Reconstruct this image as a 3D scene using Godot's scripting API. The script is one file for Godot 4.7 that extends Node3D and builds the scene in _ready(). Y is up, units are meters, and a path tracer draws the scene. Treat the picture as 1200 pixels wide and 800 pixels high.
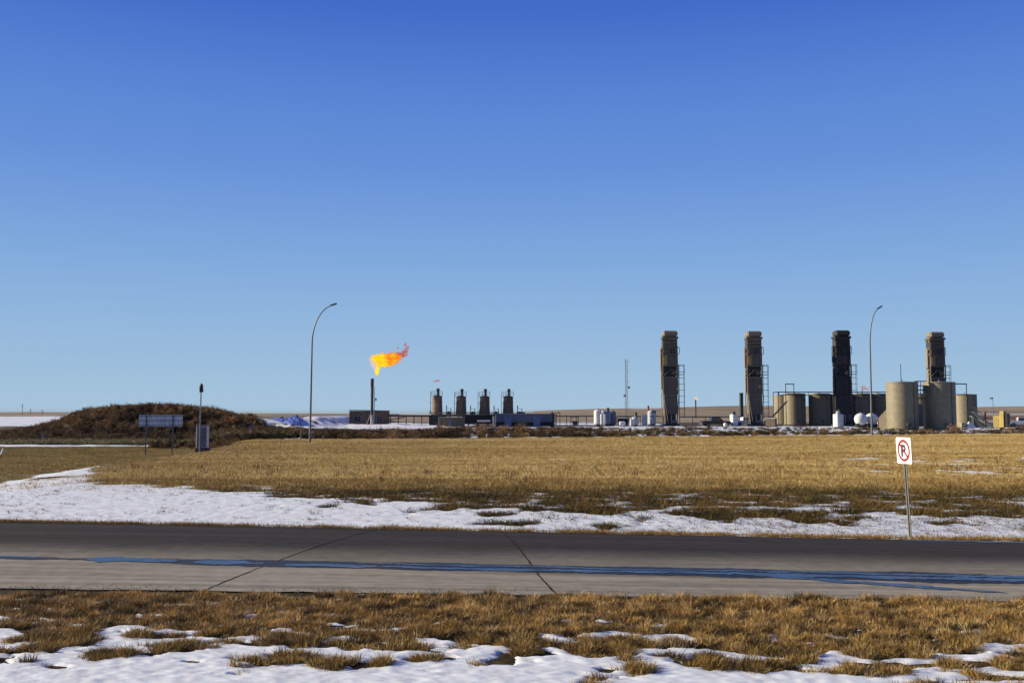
extends Node3D
# An oil-field yard with flares, tanks and tall narrow towers beyond a dry grass field, seen across a rural road with melting snow.
# x runs to the right, z towards the viewer; d is the distance in front of the camera (d = -z).

var rng := RandomNumberGenerator.new()
var names := {}
var nz: Array[FastNoiseLite] = []   # noise fields
var M := {}           # materials
const SUN_AZ := -80.0
const SUN_EL := 20.0

func _ready():
	rng.seed = 7
	for k in 8:
		var n := FastNoiseLite.new()
		n.seed = 11 + k * 17
		n.noise_type = FastNoiseLite.TYPE_SIMPLEX_SMOOTH
		n.frequency = 1.0
		n.fractal_type = FastNoiseLite.FRACTAL_FBM if k < 5 else FastNoiseLite.FRACTAL_NONE
		n.fractal_octaves = 3
		nz.append(n)
	make_camera_and_light()
	make_materials()
	make_ground()
	make_road()
	make_snow()
	make_yard()
	make_roadside()
	make_scrub()
	make_grass()

# ---------------------------------------------------------------- camera, sky, sun
func make_camera_and_light():
	var cam := Camera3D.new()
	cam.name = "camera"
	cam.fov = 37.84
	cam.near = 0.1
	cam.far = 12000.0
	cam.position = Vector3(0, 2.5, 0)
	cam.rotation_degrees = Vector3(4.165, 0, 0)
	cam.current = true
	add_child(cam)
	var sky_mat := PanoramaSkyMaterial.new()
	sky_mat.panorama = ImageTexture.create_from_image(sky_image())
	sky_mat.filter = true
	var sky := Sky.new()
	sky.sky_material = sky_mat
	var env := Environment.new()
	env.background_mode = Environment.BG_SKY
	env.sky = sky
	env.tonemap_mode = Environment.TONE_MAPPER_LINEAR
	env.tonemap_exposure = 1.6
	env.sdfgi_enabled = true
	env.ssao_enabled = true
	env.ssil_enabled = true
	var we := WorldEnvironment.new()
	we.name = "world_environment"
	we.environment = env
	add_child(we)
	var sun := DirectionalLight3D.new()
	sun.name = "sun"
	sun.light_energy = 1.6
	sun.light_color = Color(1.0, 0.95, 0.84)
	sun.light_angular_distance = 0.5
	sun.shadow_enabled = true
	var a := deg_to_rad(SUN_AZ)
	var e := deg_to_rad(SUN_EL)
	var to_sun := Vector3(sin(a) * cos(e), sin(e), -cos(a) * cos(e))
	sun.look_at_from_position(to_sun * 100.0, Vector3.ZERO, Vector3.UP)
	add_child(sun)

func sky_image() -> Image:
	var el := [0.0, 2.2, 5.6, 9.0, 13.7, 18.3, 22.6, 35.0, 60.0, 90.0]
	var co := [Color8(168, 196, 218), Color8(159, 191, 219), Color8(144, 181, 221), Color8(127, 168, 220), Color8(104, 147, 217), Color8(86, 131, 211), Color8(66, 108, 200), Color8(40, 79, 168), Color8(27, 58, 134), Color8(22, 49, 118)]
	var w := 512
	var h := 512
	var im := Image.create(w, h, false, Image.FORMAT_RGBF)
	var a := deg_to_rad(SUN_AZ)
	var e := deg_to_rad(SUN_EL)
	var s := Vector3(sin(a) * cos(e), sin(e), -cos(a) * cos(e))
	for y in h:
		var lat := 90.0 - (y + 0.5) / h * 180.0
		var c := Color(0.30, 0.26, 0.2)
		if lat >= 0.0:
			var k := 0
			while k < el.size() - 2 and lat > el[k + 1]:
				k += 1
			c = co[k].srgb_to_linear().lerp(co[k + 1].srgb_to_linear(), (lat - el[k]) / (el[k + 1] - el[k]))
		for x in w:
			var az := ((x + 0.5) / w - 0.5) * TAU
			var v := Vector3(sin(az) * cos(deg_to_rad(lat)), sin(deg_to_rad(lat)), -cos(az) * cos(deg_to_rad(lat)))
			var g := 0.6 * exp(-v.angle_to(s) / 0.16) if lat >= 0.0 else 0.0
			im.set_pixel(x, y, Color(c.r + g, c.g + g * 0.95, c.b + g * 0.85) / 1.6)
	return im

# ---------------------------------------------------------------- materials
func noise_tex(freq: float, lo: float, hi: float, sd: int, size := 256, tint_lo := Color(1, 1, 1), tint_hi := Color(1, 1, 1)) -> NoiseTexture2D:
	var n := FastNoiseLite.new()
	n.seed = sd
	n.frequency = freq
	n.fractal_octaves = 5
	var g := Gradient.new()
	g.offsets = PackedFloat32Array([0.2, 0.8])
	g.colors = PackedColorArray([Color(lo * tint_lo.r, lo * tint_lo.g, lo * tint_lo.b), Color(hi * tint_hi.r, hi * tint_hi.g, hi * tint_hi.b)])
	var t := NoiseTexture2D.new()
	t.width = size
	t.height = size
	t.seamless = true
	t.noise = n
	t.color_ramp = g
	return t

func lin(r: float, g: float, b: float, a := 1.0) -> Color:
	var c := Color(r * 0.87, g * 0.87, b * 0.87).linear_to_srgb()
	c.a = a
	return c

var worn: NoiseTexture2D
func mat(called: String, c: Color, rough := 0.7, metal := 0.0, weather := true, scale := Vector3(0.35, 0.12, 0.35)) -> StandardMaterial3D:
	var m := StandardMaterial3D.new()
	m.resource_name = called
	m.albedo_color = c
	m.roughness = rough
	m.metallic = metal
	m.cull_mode = BaseMaterial3D.CULL_DISABLED
	if weather:
		if worn == null:
			worn = noise_tex(0.015, 0.9, 1.0, 5, 512, Color(0.98, 0.96, 0.94))
		m.albedo_texture = worn
		m.uv1_triplanar = true
		m.uv1_world_triplanar = true
		m.uv1_scale = scale
	M[called] = m
	return m

func make_materials():
	mat("tan_steel", lin(0.27, 0.23, 0.145), 0.6)
	mat("tan_seam", lin(0.33, 0.285, 0.19), 0.6)
	mat("tower_tan", lin(0.28, 0.23, 0.155), 0.65)
	mat("tower_brown", lin(0.165, 0.13, 0.087), 0.75)
	mat("tower_panel", lin(0.15, 0.122, 0.09), 0.7)
	mat("tower_black", lin(0.03, 0.027, 0.026), 0.7)
	mat("tower_black_trim", lin(0.055, 0.045, 0.04), 0.7)
	mat("ochre_steel", lin(0.52, 0.33, 0.11), 0.65)
	mat("heater_brown", lin(0.19, 0.125, 0.08), 0.7)
	mat("dark_steel", lin(0.035, 0.035, 0.036), 0.6)
	mat("black_iron", lin(0.015, 0.017, 0.02), 0.5)
	mat("grey_steel", lin(0.24, 0.25, 0.26), 0.45, 0.3)
	mat("galvanised", lin(0.17, 0.18, 0.19), 0.5, 0.2)
	mat("white_paint", lin(0.80, 0.80, 0.78), 0.5)
	mat("light_grey_paint", lin(0.5, 0.52, 0.54), 0.55)
	mat("blue_grey_paint", lin(0.15, 0.165, 0.23), 0.6)
	mat("blue_paint", lin(0.17, 0.20, 0.32), 0.55)
	mat("brown_siding", lin(0.15, 0.105, 0.085), 0.8)
	mat("roof_dark", lin(0.09, 0.07, 0.065), 0.8)
	mat("container_tan", lin(0.20, 0.15, 0.10), 0.7)
	mat("yellow_paint", lin(0.60, 0.46, 0.13), 0.6)
	mat("concrete", lin(0.30, 0.28, 0.25), 0.9)
	mat("dark_concrete", lin(0.09, 0.08, 0.07), 0.9)
	mat("rust", lin(0.25, 0.11, 0.05), 0.85)
	mat("wood_pole", lin(0.16, 0.12, 0.085), 0.9)
	mat("tarp_blue", lin(0.05, 0.09, 0.40), 0.5)
	mat("tyre", lin(0.02, 0.02, 0.02), 0.9, 0.0, false)
	mat("car_black", lin(0.02, 0.022, 0.026), 0.25, 0.0, false)
	mat("car_white", lin(0.75, 0.76, 0.77), 0.3, 0.0, false)
	mat("lens", lin(0.7, 0.7, 0.66), 0.25, 0.0, false)
	mat("orange", lin(0.75, 0.22, 0.04), 0.6, 0.0, false)
	mat("sign_white", lin(0.86, 0.85, 0.82), 0.5, 0.0, false)
	mat("sign_red", lin(0.24, 0.010, 0.018), 0.5, 0.0, false)
	mat("sign_black", lin(0.015, 0.015, 0.015), 0.5, 0.0, false)
	mat("sign_back", lin(0.72, 0.75, 0.80), 0.5, 0.2)
	mat("post_steel", lin(0.2, 0.2, 0.19), 0.55, 0.3)
	var g := mat("glass", lin(0.03, 0.04, 0.055), 0.06, 0.0, false)
	g.metallic_specular = 0.6
	# ground: vertex colours times a fine grain
	var gr := mat("ground", Color(1, 1, 1), 0.95, 0.0, false)
	gr.vertex_color_use_as_albedo = true
	gr.albedo_texture = noise_tex(0.03, 0.55, 1.0, 21, 512)
	gr.uv1_triplanar = true
	gr.uv1_world_triplanar = true
	gr.uv1_scale = Vector3(0.45, 0.45, 0.45)
	gr.metallic_specular = 0.2
	var sn := mat("snow", lin(0.875, 0.90, 0.895), 0.6, 0.0, false)
	sn.albedo_texture = noise_tex(0.02, 0.9, 1.0, 22, 256)
	sn.uv1_triplanar = true
	sn.uv1_world_triplanar = true
	sn.uv1_scale = Vector3(0.5, 0.5, 0.5)
	sn.subsurf_scatter_enabled = true
	sn.subsurf_scatter_strength = 0.15
	var bl := mat("blade", lin(1, 1, 1), 0.75, 0.0, false)
	bl.vertex_color_use_as_albedo = true
	bl.backlight_enabled = true
	bl.backlight = Color(0.35, 0.35, 0.35)
	bl.metallic_specular = 0.3
	var tw := mat("twig", lin(1, 1, 1), 0.9, 0.0, false)
	tw.vertex_color_use_as_albedo = true
	tw.metallic_specular = 0.2
	var wt := mat("water", lin(0.010, 0.014, 0.024), 0.22, 0.0, false)
	wt.metallic_specular = 0.7
	var rip := noise_tex(0.03, 0.0, 1.0, 31, 256)
	rip.color_ramp = null
	rip.as_normal_map = true
	rip.bump_strength = 4.0
	wt.normal_enabled = true
	wt.normal_texture = rip
	wt.normal_scale = 0.9
	wt.uv1_triplanar = true
	wt.uv1_world_triplanar = true
	wt.uv1_scale = Vector3(1.4, 1.4, 1.4)
	var dm := mat("damp", lin(0.022, 0.021, 0.022), 0.6, 0.0, false)
	dm.albedo_texture = noise_tex(0.05, 0.6, 1.0, 23, 256)
	dm.uv1_triplanar = true
	dm.uv1_world_triplanar = true
	mat("tar", lin(0.034, 0.030, 0.026), 0.9, 0.0, false).metallic_specular = 0.1

# ---------------------------------------------------------------- mesh builder
class MB:
	var v := PackedVector3Array()
	var n := PackedVector3Array()
	var c := PackedColorArray()
	var uv := PackedVector2Array()
	var xf := Transform3D()
	func tri(a: Vector3, b: Vector3, p: Vector3, na = null, nb = null, nc = null):  # counter-clockwise seen from outside
		a = xf * a; b = xf * b; p = xf * p
		var f := (b - a).cross(p - a).normalized()
		v.append(a); v.append(p); v.append(b)
		n.append(f if na == null else (xf.basis * na).normalized())
		n.append(f if nc == null else (xf.basis * nc).normalized())
		n.append(f if nb == null else (xf.basis * nb).normalized())
	func quad(a: Vector3, b: Vector3, p: Vector3, q: Vector3):
		tri(a, b, p); tri(a, p, q)
	func box(at: Vector3, s: Vector3, turn := Basis(), bev := 0.0):
		var h := s * 0.5
		if bev > 0.0:
			_bevel(at, h, turn, bev)
			return
		var p := []
		for k in 8:
			p.append(at + turn * Vector3(h.x if k & 1 else -h.x, h.y if k & 2 else -h.y, h.z if k & 4 else -h.z))
		quad(p[4], p[5], p[7], p[6]); quad(p[1], p[0], p[2], p[3])
		quad(p[5], p[1], p[3], p[7]); quad(p[0], p[4], p[6], p[2])
		quad(p[6], p[7], p[3], p[2]); quad(p[0], p[1], p[5], p[4])
	func _bevel(at: Vector3, h: Vector3, turn: Basis, b: float):
		b = minf(b, minf(h.x, minf(h.y, h.z)) * 0.9)
		for ax in 3:
			for s in [-1.0, 1.0]:
				var u := (ax + 1) % 3
				var w := (ax + 2) % 3
				var pts := []
				for q in [[-1, -1], [1, -1], [1, 1], [-1, 1]]:
					var o := Vector3()
					o[ax] = s * h[ax]
					o[u] = q[0] * (h[u] - b)
					o[w] = q[1] * (h[w] - b)
					pts.append(at + turn * o)
				if s > 0: quad(pts[0], pts[1], pts[2], pts[3])
				else: quad(pts[3], pts[2], pts[1], pts[0])
				for t in [-1.0, 1.0]:   # edge strips between face (ax, s) and face (u, t)
					var e := []
					for k in [-1.0, 1.0]:
						var o1 := Vector3(); o1[ax] = s * h[ax]; o1[u] = t * (h[u] - b); o1[w] = k * (h[w] - b)
						var o2 := Vector3(); o2[ax] = s * (h[ax] - b); o2[u] = t * h[u]; o2[w] = k * (h[w] - b)
						e.append(at + turn * o1); e.append(at + turn * o2)
					if s * t > 0: quad(e[0], e[1], e[3], e[2])
					else: quad(e[2], e[3], e[1], e[0])
		for k in 8:
			var sx := 1.0 if k & 1 else -1.0
			var sy := 1.0 if k & 2 else -1.0
			var sz := 1.0 if k & 4 else -1.0
			var p1 := at + turn * Vector3(sx * h.x, sy * (h.y - b), sz * (h.z - b))
			var p2 := at + turn * Vector3(sx * (h.x - b), sy * h.y, sz * (h.z - b))
			var p3 := at + turn * Vector3(sx * (h.x - b), sy * (h.y - b), sz * h.z)
			if sx * sy * sz > 0: tri(p1, p2, p3)
			else: tri(p1, p3, p2)
	func tube(path: Array, radii, seg := 10, caps := true):
		var m := path.size()
		var rings := []
		var nrm := []
		var side := Vector3()
		for k in m:
			var t: Vector3 = (path[mini(k + 1, m - 1)] - path[maxi(k - 1, 0)]).normalized()
			if k == 0:
				side = t.cross(Vector3.FORWARD if absf(t.z) < 0.9 else Vector3.UP).normalized()
			side = (side - t * side.dot(t)).normalized()
			var up := t.cross(side)
			var r: float = radii if (radii is float or radii is int) else radii[k]
			var ring := []
			var ns := []
			for j in seg:
				var a := TAU * j / seg
				var o := side * cos(a) + up * sin(a)
				ring.append(path[k] + o * r)
				ns.append(o)
			rings.append(ring); nrm.append(ns)
		for k in m - 1:
			for j in seg:
				var j2 := (j + 1) % seg
				tri(rings[k][j], rings[k][j2], rings[k + 1][j2], nrm[k][j], nrm[k][j2], nrm[k + 1][j2])
				tri(rings[k][j], rings[k + 1][j2], rings[k + 1][j], nrm[k][j], nrm[k + 1][j2], nrm[k + 1][j])
		if caps:
			for j in seg:
				var j2 := (j + 1) % seg
				tri(path[0], rings[0][j2], rings[0][j])
				tri(path[m - 1], rings[m - 1][j], rings[m - 1][j2])
	func bar(a: Vector3, b: Vector3, r: float, seg := 6):
		tube([a, b], r, seg)
	func lathe(prof: Array, at := Vector3(), seg := 32):   # prof: Vector2(radius, y) from bottom to top
		for k in prof.size() - 1:
			var p: Vector2 = prof[k]
			var q: Vector2 = prof[k + 1]
			var sl := Vector2(q.y - p.y, p.x - q.x).normalized()
			for j in seg:
				var a := TAU * j / seg
				var b := TAU * (j + 1) / seg
				var da := Vector3(cos(a), 0, -sin(a))
				var db := Vector3(cos(b), 0, -sin(b))
				var na := da * sl.x + Vector3.UP * sl.y
				var nb := db * sl.x + Vector3.UP * sl.y
				var A := at + da * p.x + Vector3.UP * p.y
				var B := at + db * p.x + Vector3.UP * p.y
				var C := at + db * q.x + Vector3.UP * q.y
				var D := at + da * q.x + Vector3.UP * q.y
				if p.x > 0.0001: tri(A, B, C, na, nb, nb)
				if q.x > 0.0001: tri(A, C, D, na, nb, na)
	func prism(poly: PackedVector2Array, z0: float, z1: float):   # outline in x, y (counter-clockwise) from z0 to z1
		var t := Geometry2D.triangulate_polygon(poly)
		for k in range(0, t.size(), 3):
			var a := poly[t[k]]
			var b := poly[t[k + 1]]
			var p := poly[t[k + 2]]
			if (b - a).cross(p - a) < 0:
				var q := b; b = p; p = q
			tri(Vector3(a.x, a.y, z1), Vector3(b.x, b.y, z1), Vector3(p.x, p.y, z1))
			tri(Vector3(a.x, a.y, z0), Vector3(p.x, p.y, z0), Vector3(b.x, b.y, z0))
		for k in poly.size():
			var a := poly[k]
			var b := poly[(k + 1) % poly.size()]
			quad(Vector3(a.x, a.y, z0), Vector3(b.x, b.y, z0), Vector3(b.x, b.y, z1), Vector3(a.x, a.y, z1))
	func ring(r0: float, r1: float, z0: float, z1: float, seg := 48, a0 := 0.0, a1 := TAU, cx := 0.0, cy := 0.0):
		for j in seg:
			var a := a0 + (a1 - a0) * j / seg
			var b := a0 + (a1 - a0) * (j + 1) / seg
			var P := func(r, t, z): return Vector3(cx + r * cos(t), cy + r * sin(t), z)
			quad(P.call(r0, a, z1), P.call(r1, a, z1), P.call(r1, b, z1), P.call(r0, b, z1))
			quad(P.call(r1, a, z0), P.call(r1, b, z0), P.call(r1, b, z1), P.call(r1, a, z1)) if false else quad(P.call(r1, a, z1), P.call(r1, a, z0), P.call(r1, b, z0), P.call(r1, b, z1))
			quad(P.call(r0, a, z0), P.call(r0, a, z1), P.call(r0, b, z1), P.call(r0, b, z0))
	func mesh() -> ArrayMesh:
		var arr := []
		arr.resize(Mesh.ARRAY_MAX)
		arr[Mesh.ARRAY_VERTEX] = v
		arr[Mesh.ARRAY_NORMAL] = n
		if c.size() == v.size(): arr[Mesh.ARRAY_COLOR] = c
		if uv.size() == v.size(): arr[Mesh.ARRAY_TEX_UV] = uv
		var am := ArrayMesh.new()
		am.add_surface_from_arrays(Mesh.PRIMITIVE_TRIANGLES, arr)
		return am

# ---------------------------------------------------------------- naming and placing
func numbered(called: String) -> String:
	if not names.has(called):
		names[called] = 0
		return called
	names[called] += 1
	return "%s_%03d" % [called, names[called]]

func tag(o: Node, label: String, category := "", group := "", kind := ""):
	o.set_meta("label", label)
	if category: o.set_meta("category", category)
	if group: o.set_meta("group", group)
	if kind: o.set_meta("kind", kind)

func thing(called: String, label: String, category: String, at: Vector3, turn := 0.0, group := "") -> Node3D:
	var o := Node3D.new()
	o.name = numbered(called)
	o.position = at
	o.rotation.y = turn
	add_child(o)
	tag(o, label, category, group)
	return o

func part(called: String, mb, m: String, parent: Node) -> MeshInstance3D:
	var o := MeshInstance3D.new()
	var k := 0
	var nm := called
	while parent.has_node(nm):
		k += 1
		nm = "%s_%03d" % [called, k]
	o.name = nm
	o.mesh = mb.mesh() if mb is MB else mb
	o.material_override = M[m]
	parent.add_child(o)
	return o

func solo(called: String, mb, m: String, label: String, category := "", kind := "", at := Vector3()) -> MeshInstance3D:
	var o := MeshInstance3D.new()
	o.name = numbered(called)
	o.mesh = mb.mesh() if mb is MB else mb
	o.material_override = M[m]
	o.position = at
	add_child(o)
	tag(o, label, category, "", kind)
	return o

func boxpart(called: String, at: Vector3, s: Vector3, m: String, parent: Node, turn := Basis(), bev := 0.0) -> MeshInstance3D:
	var b := MB.new()
	b.box(at, s, turn, bev)
	return part(called, b, m, parent)

func barpart(called: String, pts: Array, r, m: String, parent: Node, seg := 8) -> MeshInstance3D:
	var b := MB.new()
	b.tube(pts, r, seg)
	return part(called, b, m, parent)

func put(copy_of: Node3D, called: String, label: String, at: Vector3, turn := 0.0, size := 1.0) -> Node3D:   # a copy with its parts
	var r: Node3D = copy_of.duplicate()
	r.name = numbered(called)
	r.position = at
	r.rotation.y = turn
	r.scale = copy_of.scale * size
	add_child(r)
	r.set_meta("label", label)
	return r

# ---------------------------------------------------------------- the lie of the land
func table(t: Array, k: float) -> float:
	if k <= t[0][0]: return t[0][1]
	for i in t.size() - 1:
		if k <= t[i + 1][0]:
			return lerpf(t[i][1], t[i + 1][1], (k - t[i][0]) / (t[i + 1][0] - t[i][0]))
	return t[t.size() - 1][1]

const FIELD_EDGE := [[20, -15.0], [37, -16.5], [65, -20.5], [80, -22.5], [95, -25.0], [120, -36.0], [200, -40.0]]
const MOUND := [[-76, 0.0], [-71, 0.45], [-67.5, 1.1], [-64.0, 2.2], [-60.3, 3.8], [-55.0, 4.5], [-51.6, 4.8], [-45.5, 4.55], [-42.0, 4.0], [-39.6, 3.1], [-37.0, 1.7], [-34.5, 0.8], [-31.0, 0.25], [-27.0, 0.0]]
const SKYLINE := [[-2500, 6.0], [-771, 5.6], [-643, 4.5], [-514, 3.8], [-386, 3.2], [-231, 2.2], [-129, 1.2], [-51, 1.6], [10, 5.2], [51, 7.6], [129, 10.2], [219, 11.4], [283, 13.6], [347, 14.5], [411, 12.5], [514, 11.2], [643, 9.0], [707, 8.6], [771, 13.5], [900, 16.0], [2500, 12.0]]

func road_far(x: float) -> float: return 21.27 - 3.5 * tanh(x / 20.0)
func road_near(x: float) -> float: return 13.92 - 1.46 * tanh(x / 20.0)

func H(x: float, d: float) -> float:
	if d < 12.0: return 0.02
	var f := smoothstep(-4.0, 1.5, x - table(FIELD_EDGE, d))
	var low := -0.8 * smoothstep(42.0, 84.0, d) - 0.12 * smoothstep(23.0, 30.0, d)
	var rise := smoothstep(25.0, 88.0, d)
	var high := (0.16 + rise * (-0.19 + 0.0085 * clampf(x + 18.0, 0.0, 75.0))) * (1.0 - smoothstep(94.0, 122.0, d))
	var y := lerpf(low, high, f) * smoothstep(1.5, 10.0, d - road_far(x))
	if d < 34.0:
		var q := (d - road_far(x) - 2.4) / 1.6
		y -= 0.25 * exp(-q * q)
	if d > 28.0 and d < 130.0:
		y += 0.05 * nz[0].get_noise_2d(x * 0.06, d * 0.06) * smoothstep(28.0, 45.0, d)
	if d > 120.0 and d < 224.0 and x < -24.0:
		y += 0.87 * table(MOUND, x + lerpf(0.24, 0.38, smoothstep(-40.0, -62.0, x)) * (d - 140.0) + 1.2 * nz[0].get_noise_2d(x * 0.05, d * 0.08)) * smoothstep(123.0, 138.0, d) * (1.0 - smoothstep(206.0, 222.0, d)) * (1.0 + 0.1 * nz[1].get_noise_2d(x * 0.12, d * 0.12))
	if d > 160.0:
		if x > -60.0 and x < -6.0:
			y += lerpf(1.9, 0.35, smoothstep(-37.0, -31.0, x)) * (1.0 - smoothstep(-24.0, -10.0, x)) * smoothstep(-60.0, -48.0, x) * smoothstep(164.0, 192.0, d) * (1.0 - smoothstep(250.0, 320.0, d))
		y *= 1.0 - smoothstep(400.0, 900.0, d)
		y += 2.6 * smoothstep(250.0, 420.0, d) * (1.0 - smoothstep(-125.0, -95.0, x)) * (1.0 - smoothstep(500.0, 1100.0, d))
		y += (table(SKYLINE, x) + 0.9 * nz[2].get_noise_2d(x * 0.004, d * 0.004)) * smoothstep(380.0, 1500.0, d) * (1.0 - 0.8 * smoothstep(1700.0, 5200.0, d))
	return y

# how deep the snow lies; where it is below zero the ground shows
func snow(x: float, d: float) -> float:
	if d < 13.9:
		if d > road_near(x) - 0.15: return -1.0
		var t := smoothstep(13.3, 9.6, d) - 0.05 * x + 0.5 * smoothstep(10.05, 9.5, d) * smoothstep(5.0, 1.5, x)
		var n: float = nz[0].get_noise_2d(x * 0.9, d * 1.8 + 9.0) * 2.3
		return 0.11 * (n + 1.9 * t - 1.3) + 0.075 * nz[3].get_noise_2d(x * 2.4, d * 3.4) + 0.035 * nz[4].get_noise_2d(x * 5.0, d * 7.0) - 0.02
	var df := road_far(x)
	if d < df + 0.05: return -1.0
	var best := -1.0
	if d < 38.0:
		var top := table([[-17, 35.5], [-13, 33.5], [-8, 30.5], [-4.7, 27.6], [0, 25.9], [4.4, 25.6], [8.3, 24.9], [12, 24.3]], x)
		var n: float = nz[1].get_noise_2d(x * 0.35, d * 0.5)
		var n2: float = nz[2].get_noise_2d(x * 0.7, d * 1.3)
		var edge := d - df - 0.45 - 0.25 * nz[3].get_noise_2d(x * 0.9, 3.0)
		best = 0.14 * clampf((top + n * 2.6 + n2 * 1.6 - d) / 1.3, -1.0, 1.0)
		if x > -10.0:
			best = maxf(best, 0.13 * (1.2 * n2 + 0.6 * n - 0.02 - 0.06 * maxf(0.0, d - top) + 0.12 * smoothstep(0.0, 10.0, x)))
		if x > 2.0:
			best -= 0.07 * smoothstep(-1.0, 5.0, x) * smoothstep(1.5, -0.5, d - top) * (0.42 + nz[3].get_noise_2d(x * 1.6, d * 2.2))
		best = minf(best, edge * 0.22)
		if x > 0.5 and d < df + 0.42:
			best = maxf(best, 0.05 * minf(smoothstep(0.0, 0.12, d - df - 0.05), smoothstep(0.42, 0.3, d - df)) * smoothstep(0.5, 4.0, x) + 0.02 * n2 - 0.01)
		best += 0.025 * nz[4].get_noise_2d(x * 1.4, d * 2.0)
		if d > 33.0: best -= 0.3 * smoothstep(33.0, 37.5, d) * smoothstep(-13.0, -10.0, x)
	if x < -13.0 and d > 28.0 and d < 62.0:
		var c := table([[28, -15.2], [30.7, -15.8], [35.6, -17.0], [42.9, -18.9], [50.3, -20.9], [56, -21.8], [62, -22.5]], d)
		var w := table([[28, 4.5], [30.7, 3.2], [35.6, 2.1], [42.9, 1.2], [47, 0.5], [62, 0.2]], d)
		best = maxf(best, 0.1 * (w * (1.0 + 0.5 * nz[2].get_noise_2d(x * 0.3, d * 0.3)) - absf(x - c)) + 0.04 * nz[1].get_noise_2d(x * 0.8, d * 0.5))
	if d > 36.0 and d < 64.0 and x > 0.0:
		var n3: float = nz[3].get_noise_2d(x * 0.45, d * 0.5)
		best = maxf(best, 0.1 * (n3 - 0.60 + 0.46 * smoothstep(9.0, 18.0, x) * (1.0 - smoothstep(50.0, 60.0, d))))
		for s in [[2.35, 46.5, 0.12, 2.2], [2.6, 50.5, 0.16, 1.6], [4.9, 55.0, 0.2, 3.0], [3.6, 44.5, 0.35, 0.5]]:
			var k := pow((x - s[0] - 0.25 * n3) / s[2], 2.0) + pow((d - s[1]) / s[3], 2.0)
			best = maxf(best, 0.06 * (1.0 - k))
	if d > 90.0:
		if x < -38.0 and d < 116.0:
			best = maxf(best, 0.22 * (1.0 - absf(d - 107.0 - 1.2 * nz[1].get_noise_2d(x * 0.1, 1.0)) / 2.0) + 0.12 * nz[2].get_noise_2d(x * 0.3, d * 0.2) - 0.08 * smoothstep(-50.0, -40.0, x))
		elif d > 97.0 and d < 200.0 and x > -30.0:
			best = maxf(best, 0.16 * (nz[1].get_noise_2d(x * 0.16, d * 0.11) + 0.5 * nz[2].get_noise_2d(x * 0.5, d * 0.3) - 0.30 + 0.34 * smoothstep(8.0, 22.0, x)))
		if d > 160.0 and x > -50.0 and x < -8.0:
			best = maxf(best, 0.2 * minf(smoothstep(164.0, 172.0, d), 1.0 - smoothstep(222.0, 240.0, d)) * smoothstep(-6.0, -12.0, x) + 0.16 * nz[1].get_noise_2d(x * 0.14, d * 0.1) + 0.2 * nz[2].get_noise_2d(x * 0.5, d * 0.3) - 0.12)
		if d > 215.0 and d < 310.0 and x > 4.0 and x < 40.0:
			best = maxf(best, 0.2 * minf(smoothstep(220.0, 240.0, d), 1.0 - smoothstep(285.0, 305.0, d)) - 0.1 + 0.12 * nz[1].get_noise_2d(x * 0.1, d * 0.05))
		if d > 250.0 and d < 420.0 and x < -100.0:
			best = maxf(best, 0.5 * minf(smoothstep(262.0, 290.0, d), 1.0 - smoothstep(375.0, 400.0, d)) - 0.24 + 0.42 * nz[1].get_noise_2d(x * 0.04, d * 0.06) + 0.25 * nz[2].get_noise_2d(x * 0.15, d * 0.1))
	return best

func ground_color(x: float, d: float) -> Color:
	var n: float = nz[0].get_noise_2d(x * 0.12, d * 0.12)
	var n2: float = nz[1].get_noise_2d(x * 0.9, d * 0.9)
	var c := Color(0.085, 0.058, 0.024)
	if d < 14.0: return c * 0.87 * (1.0 + 0.5 * n2)
	c = c.lerp(Color(0.085, 0.066, 0.026), smoothstep(22.0, 26.0, d))
	var field := Color(0.40, 0.28, 0.105).lerp(Color(0.46, 0.335, 0.15), clampf(n + 0.4, 0.0, 1.0))
	c = c.lerp(field, smoothstep(30.0, 36.0, d))
	var f := smoothstep(-3.5, 0.5, x - table(FIELD_EDGE, d))
	if f < 1.0:
		var low := Color(0.24, 0.175, 0.065).lerp(Color(0.24, 0.21, 0.16), clampf(n * 1.6 + 0.2, 0.0, 1.0))
		c = low.lerp(c, f)
	c = c.lerp(Color(0.10, 0.075, 0.05), smoothstep(93.0, 100.0, d))
	c = c.lerp(Color(0.20, 0.16, 0.12).lerp(Color(0.14, 0.10, 0.07), clampf(n + 0.5, 0.0, 1.0)), smoothstep(148.0, 170.0, d))
	if d > 250.0:
		var s: float = nz[2].get_noise_2d(x * 0.0035, d * 0.012)
		var s2: float = nz[3].get_noise_2d(x * 0.008, d * 0.03)
		var hill := Color(0.50, 0.385, 0.25).lerp(Color(0.58, 0.47, 0.33), clampf(s + 0.5, 0.0, 1.0)).lerp(Color(0.36, 0.25, 0.15), clampf(s2 * 2.2 - 0.3, 0.0, 0.8))
		if d > 900.0: hill = hill.lerp(Color(0.36, 0.25, 0.17), smoothstep(1200.0, 1500.0, d) * smoothstep(180.0, 240.0, x) * smoothstep(520.0, 470.0, x))
		if x > 200.0: hill = hill.lerp(Color(0.26, 0.13, 0.07), smoothstep(420.0, 450.0, d) * (1.0 - smoothstep(560.0, 620.0, d)) * smoothstep(200.0, 215.0, x))
		if s * 0.6 + s2 > 0.55: hill = Color(0.78, 0.79, 0.8)
		c = c.lerp(hill, smoothstep(250.0, 330.0, d))
	c *= 0.87 * (1.0 + 0.35 * n2)
	c.a = 1.0
	return c

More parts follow.
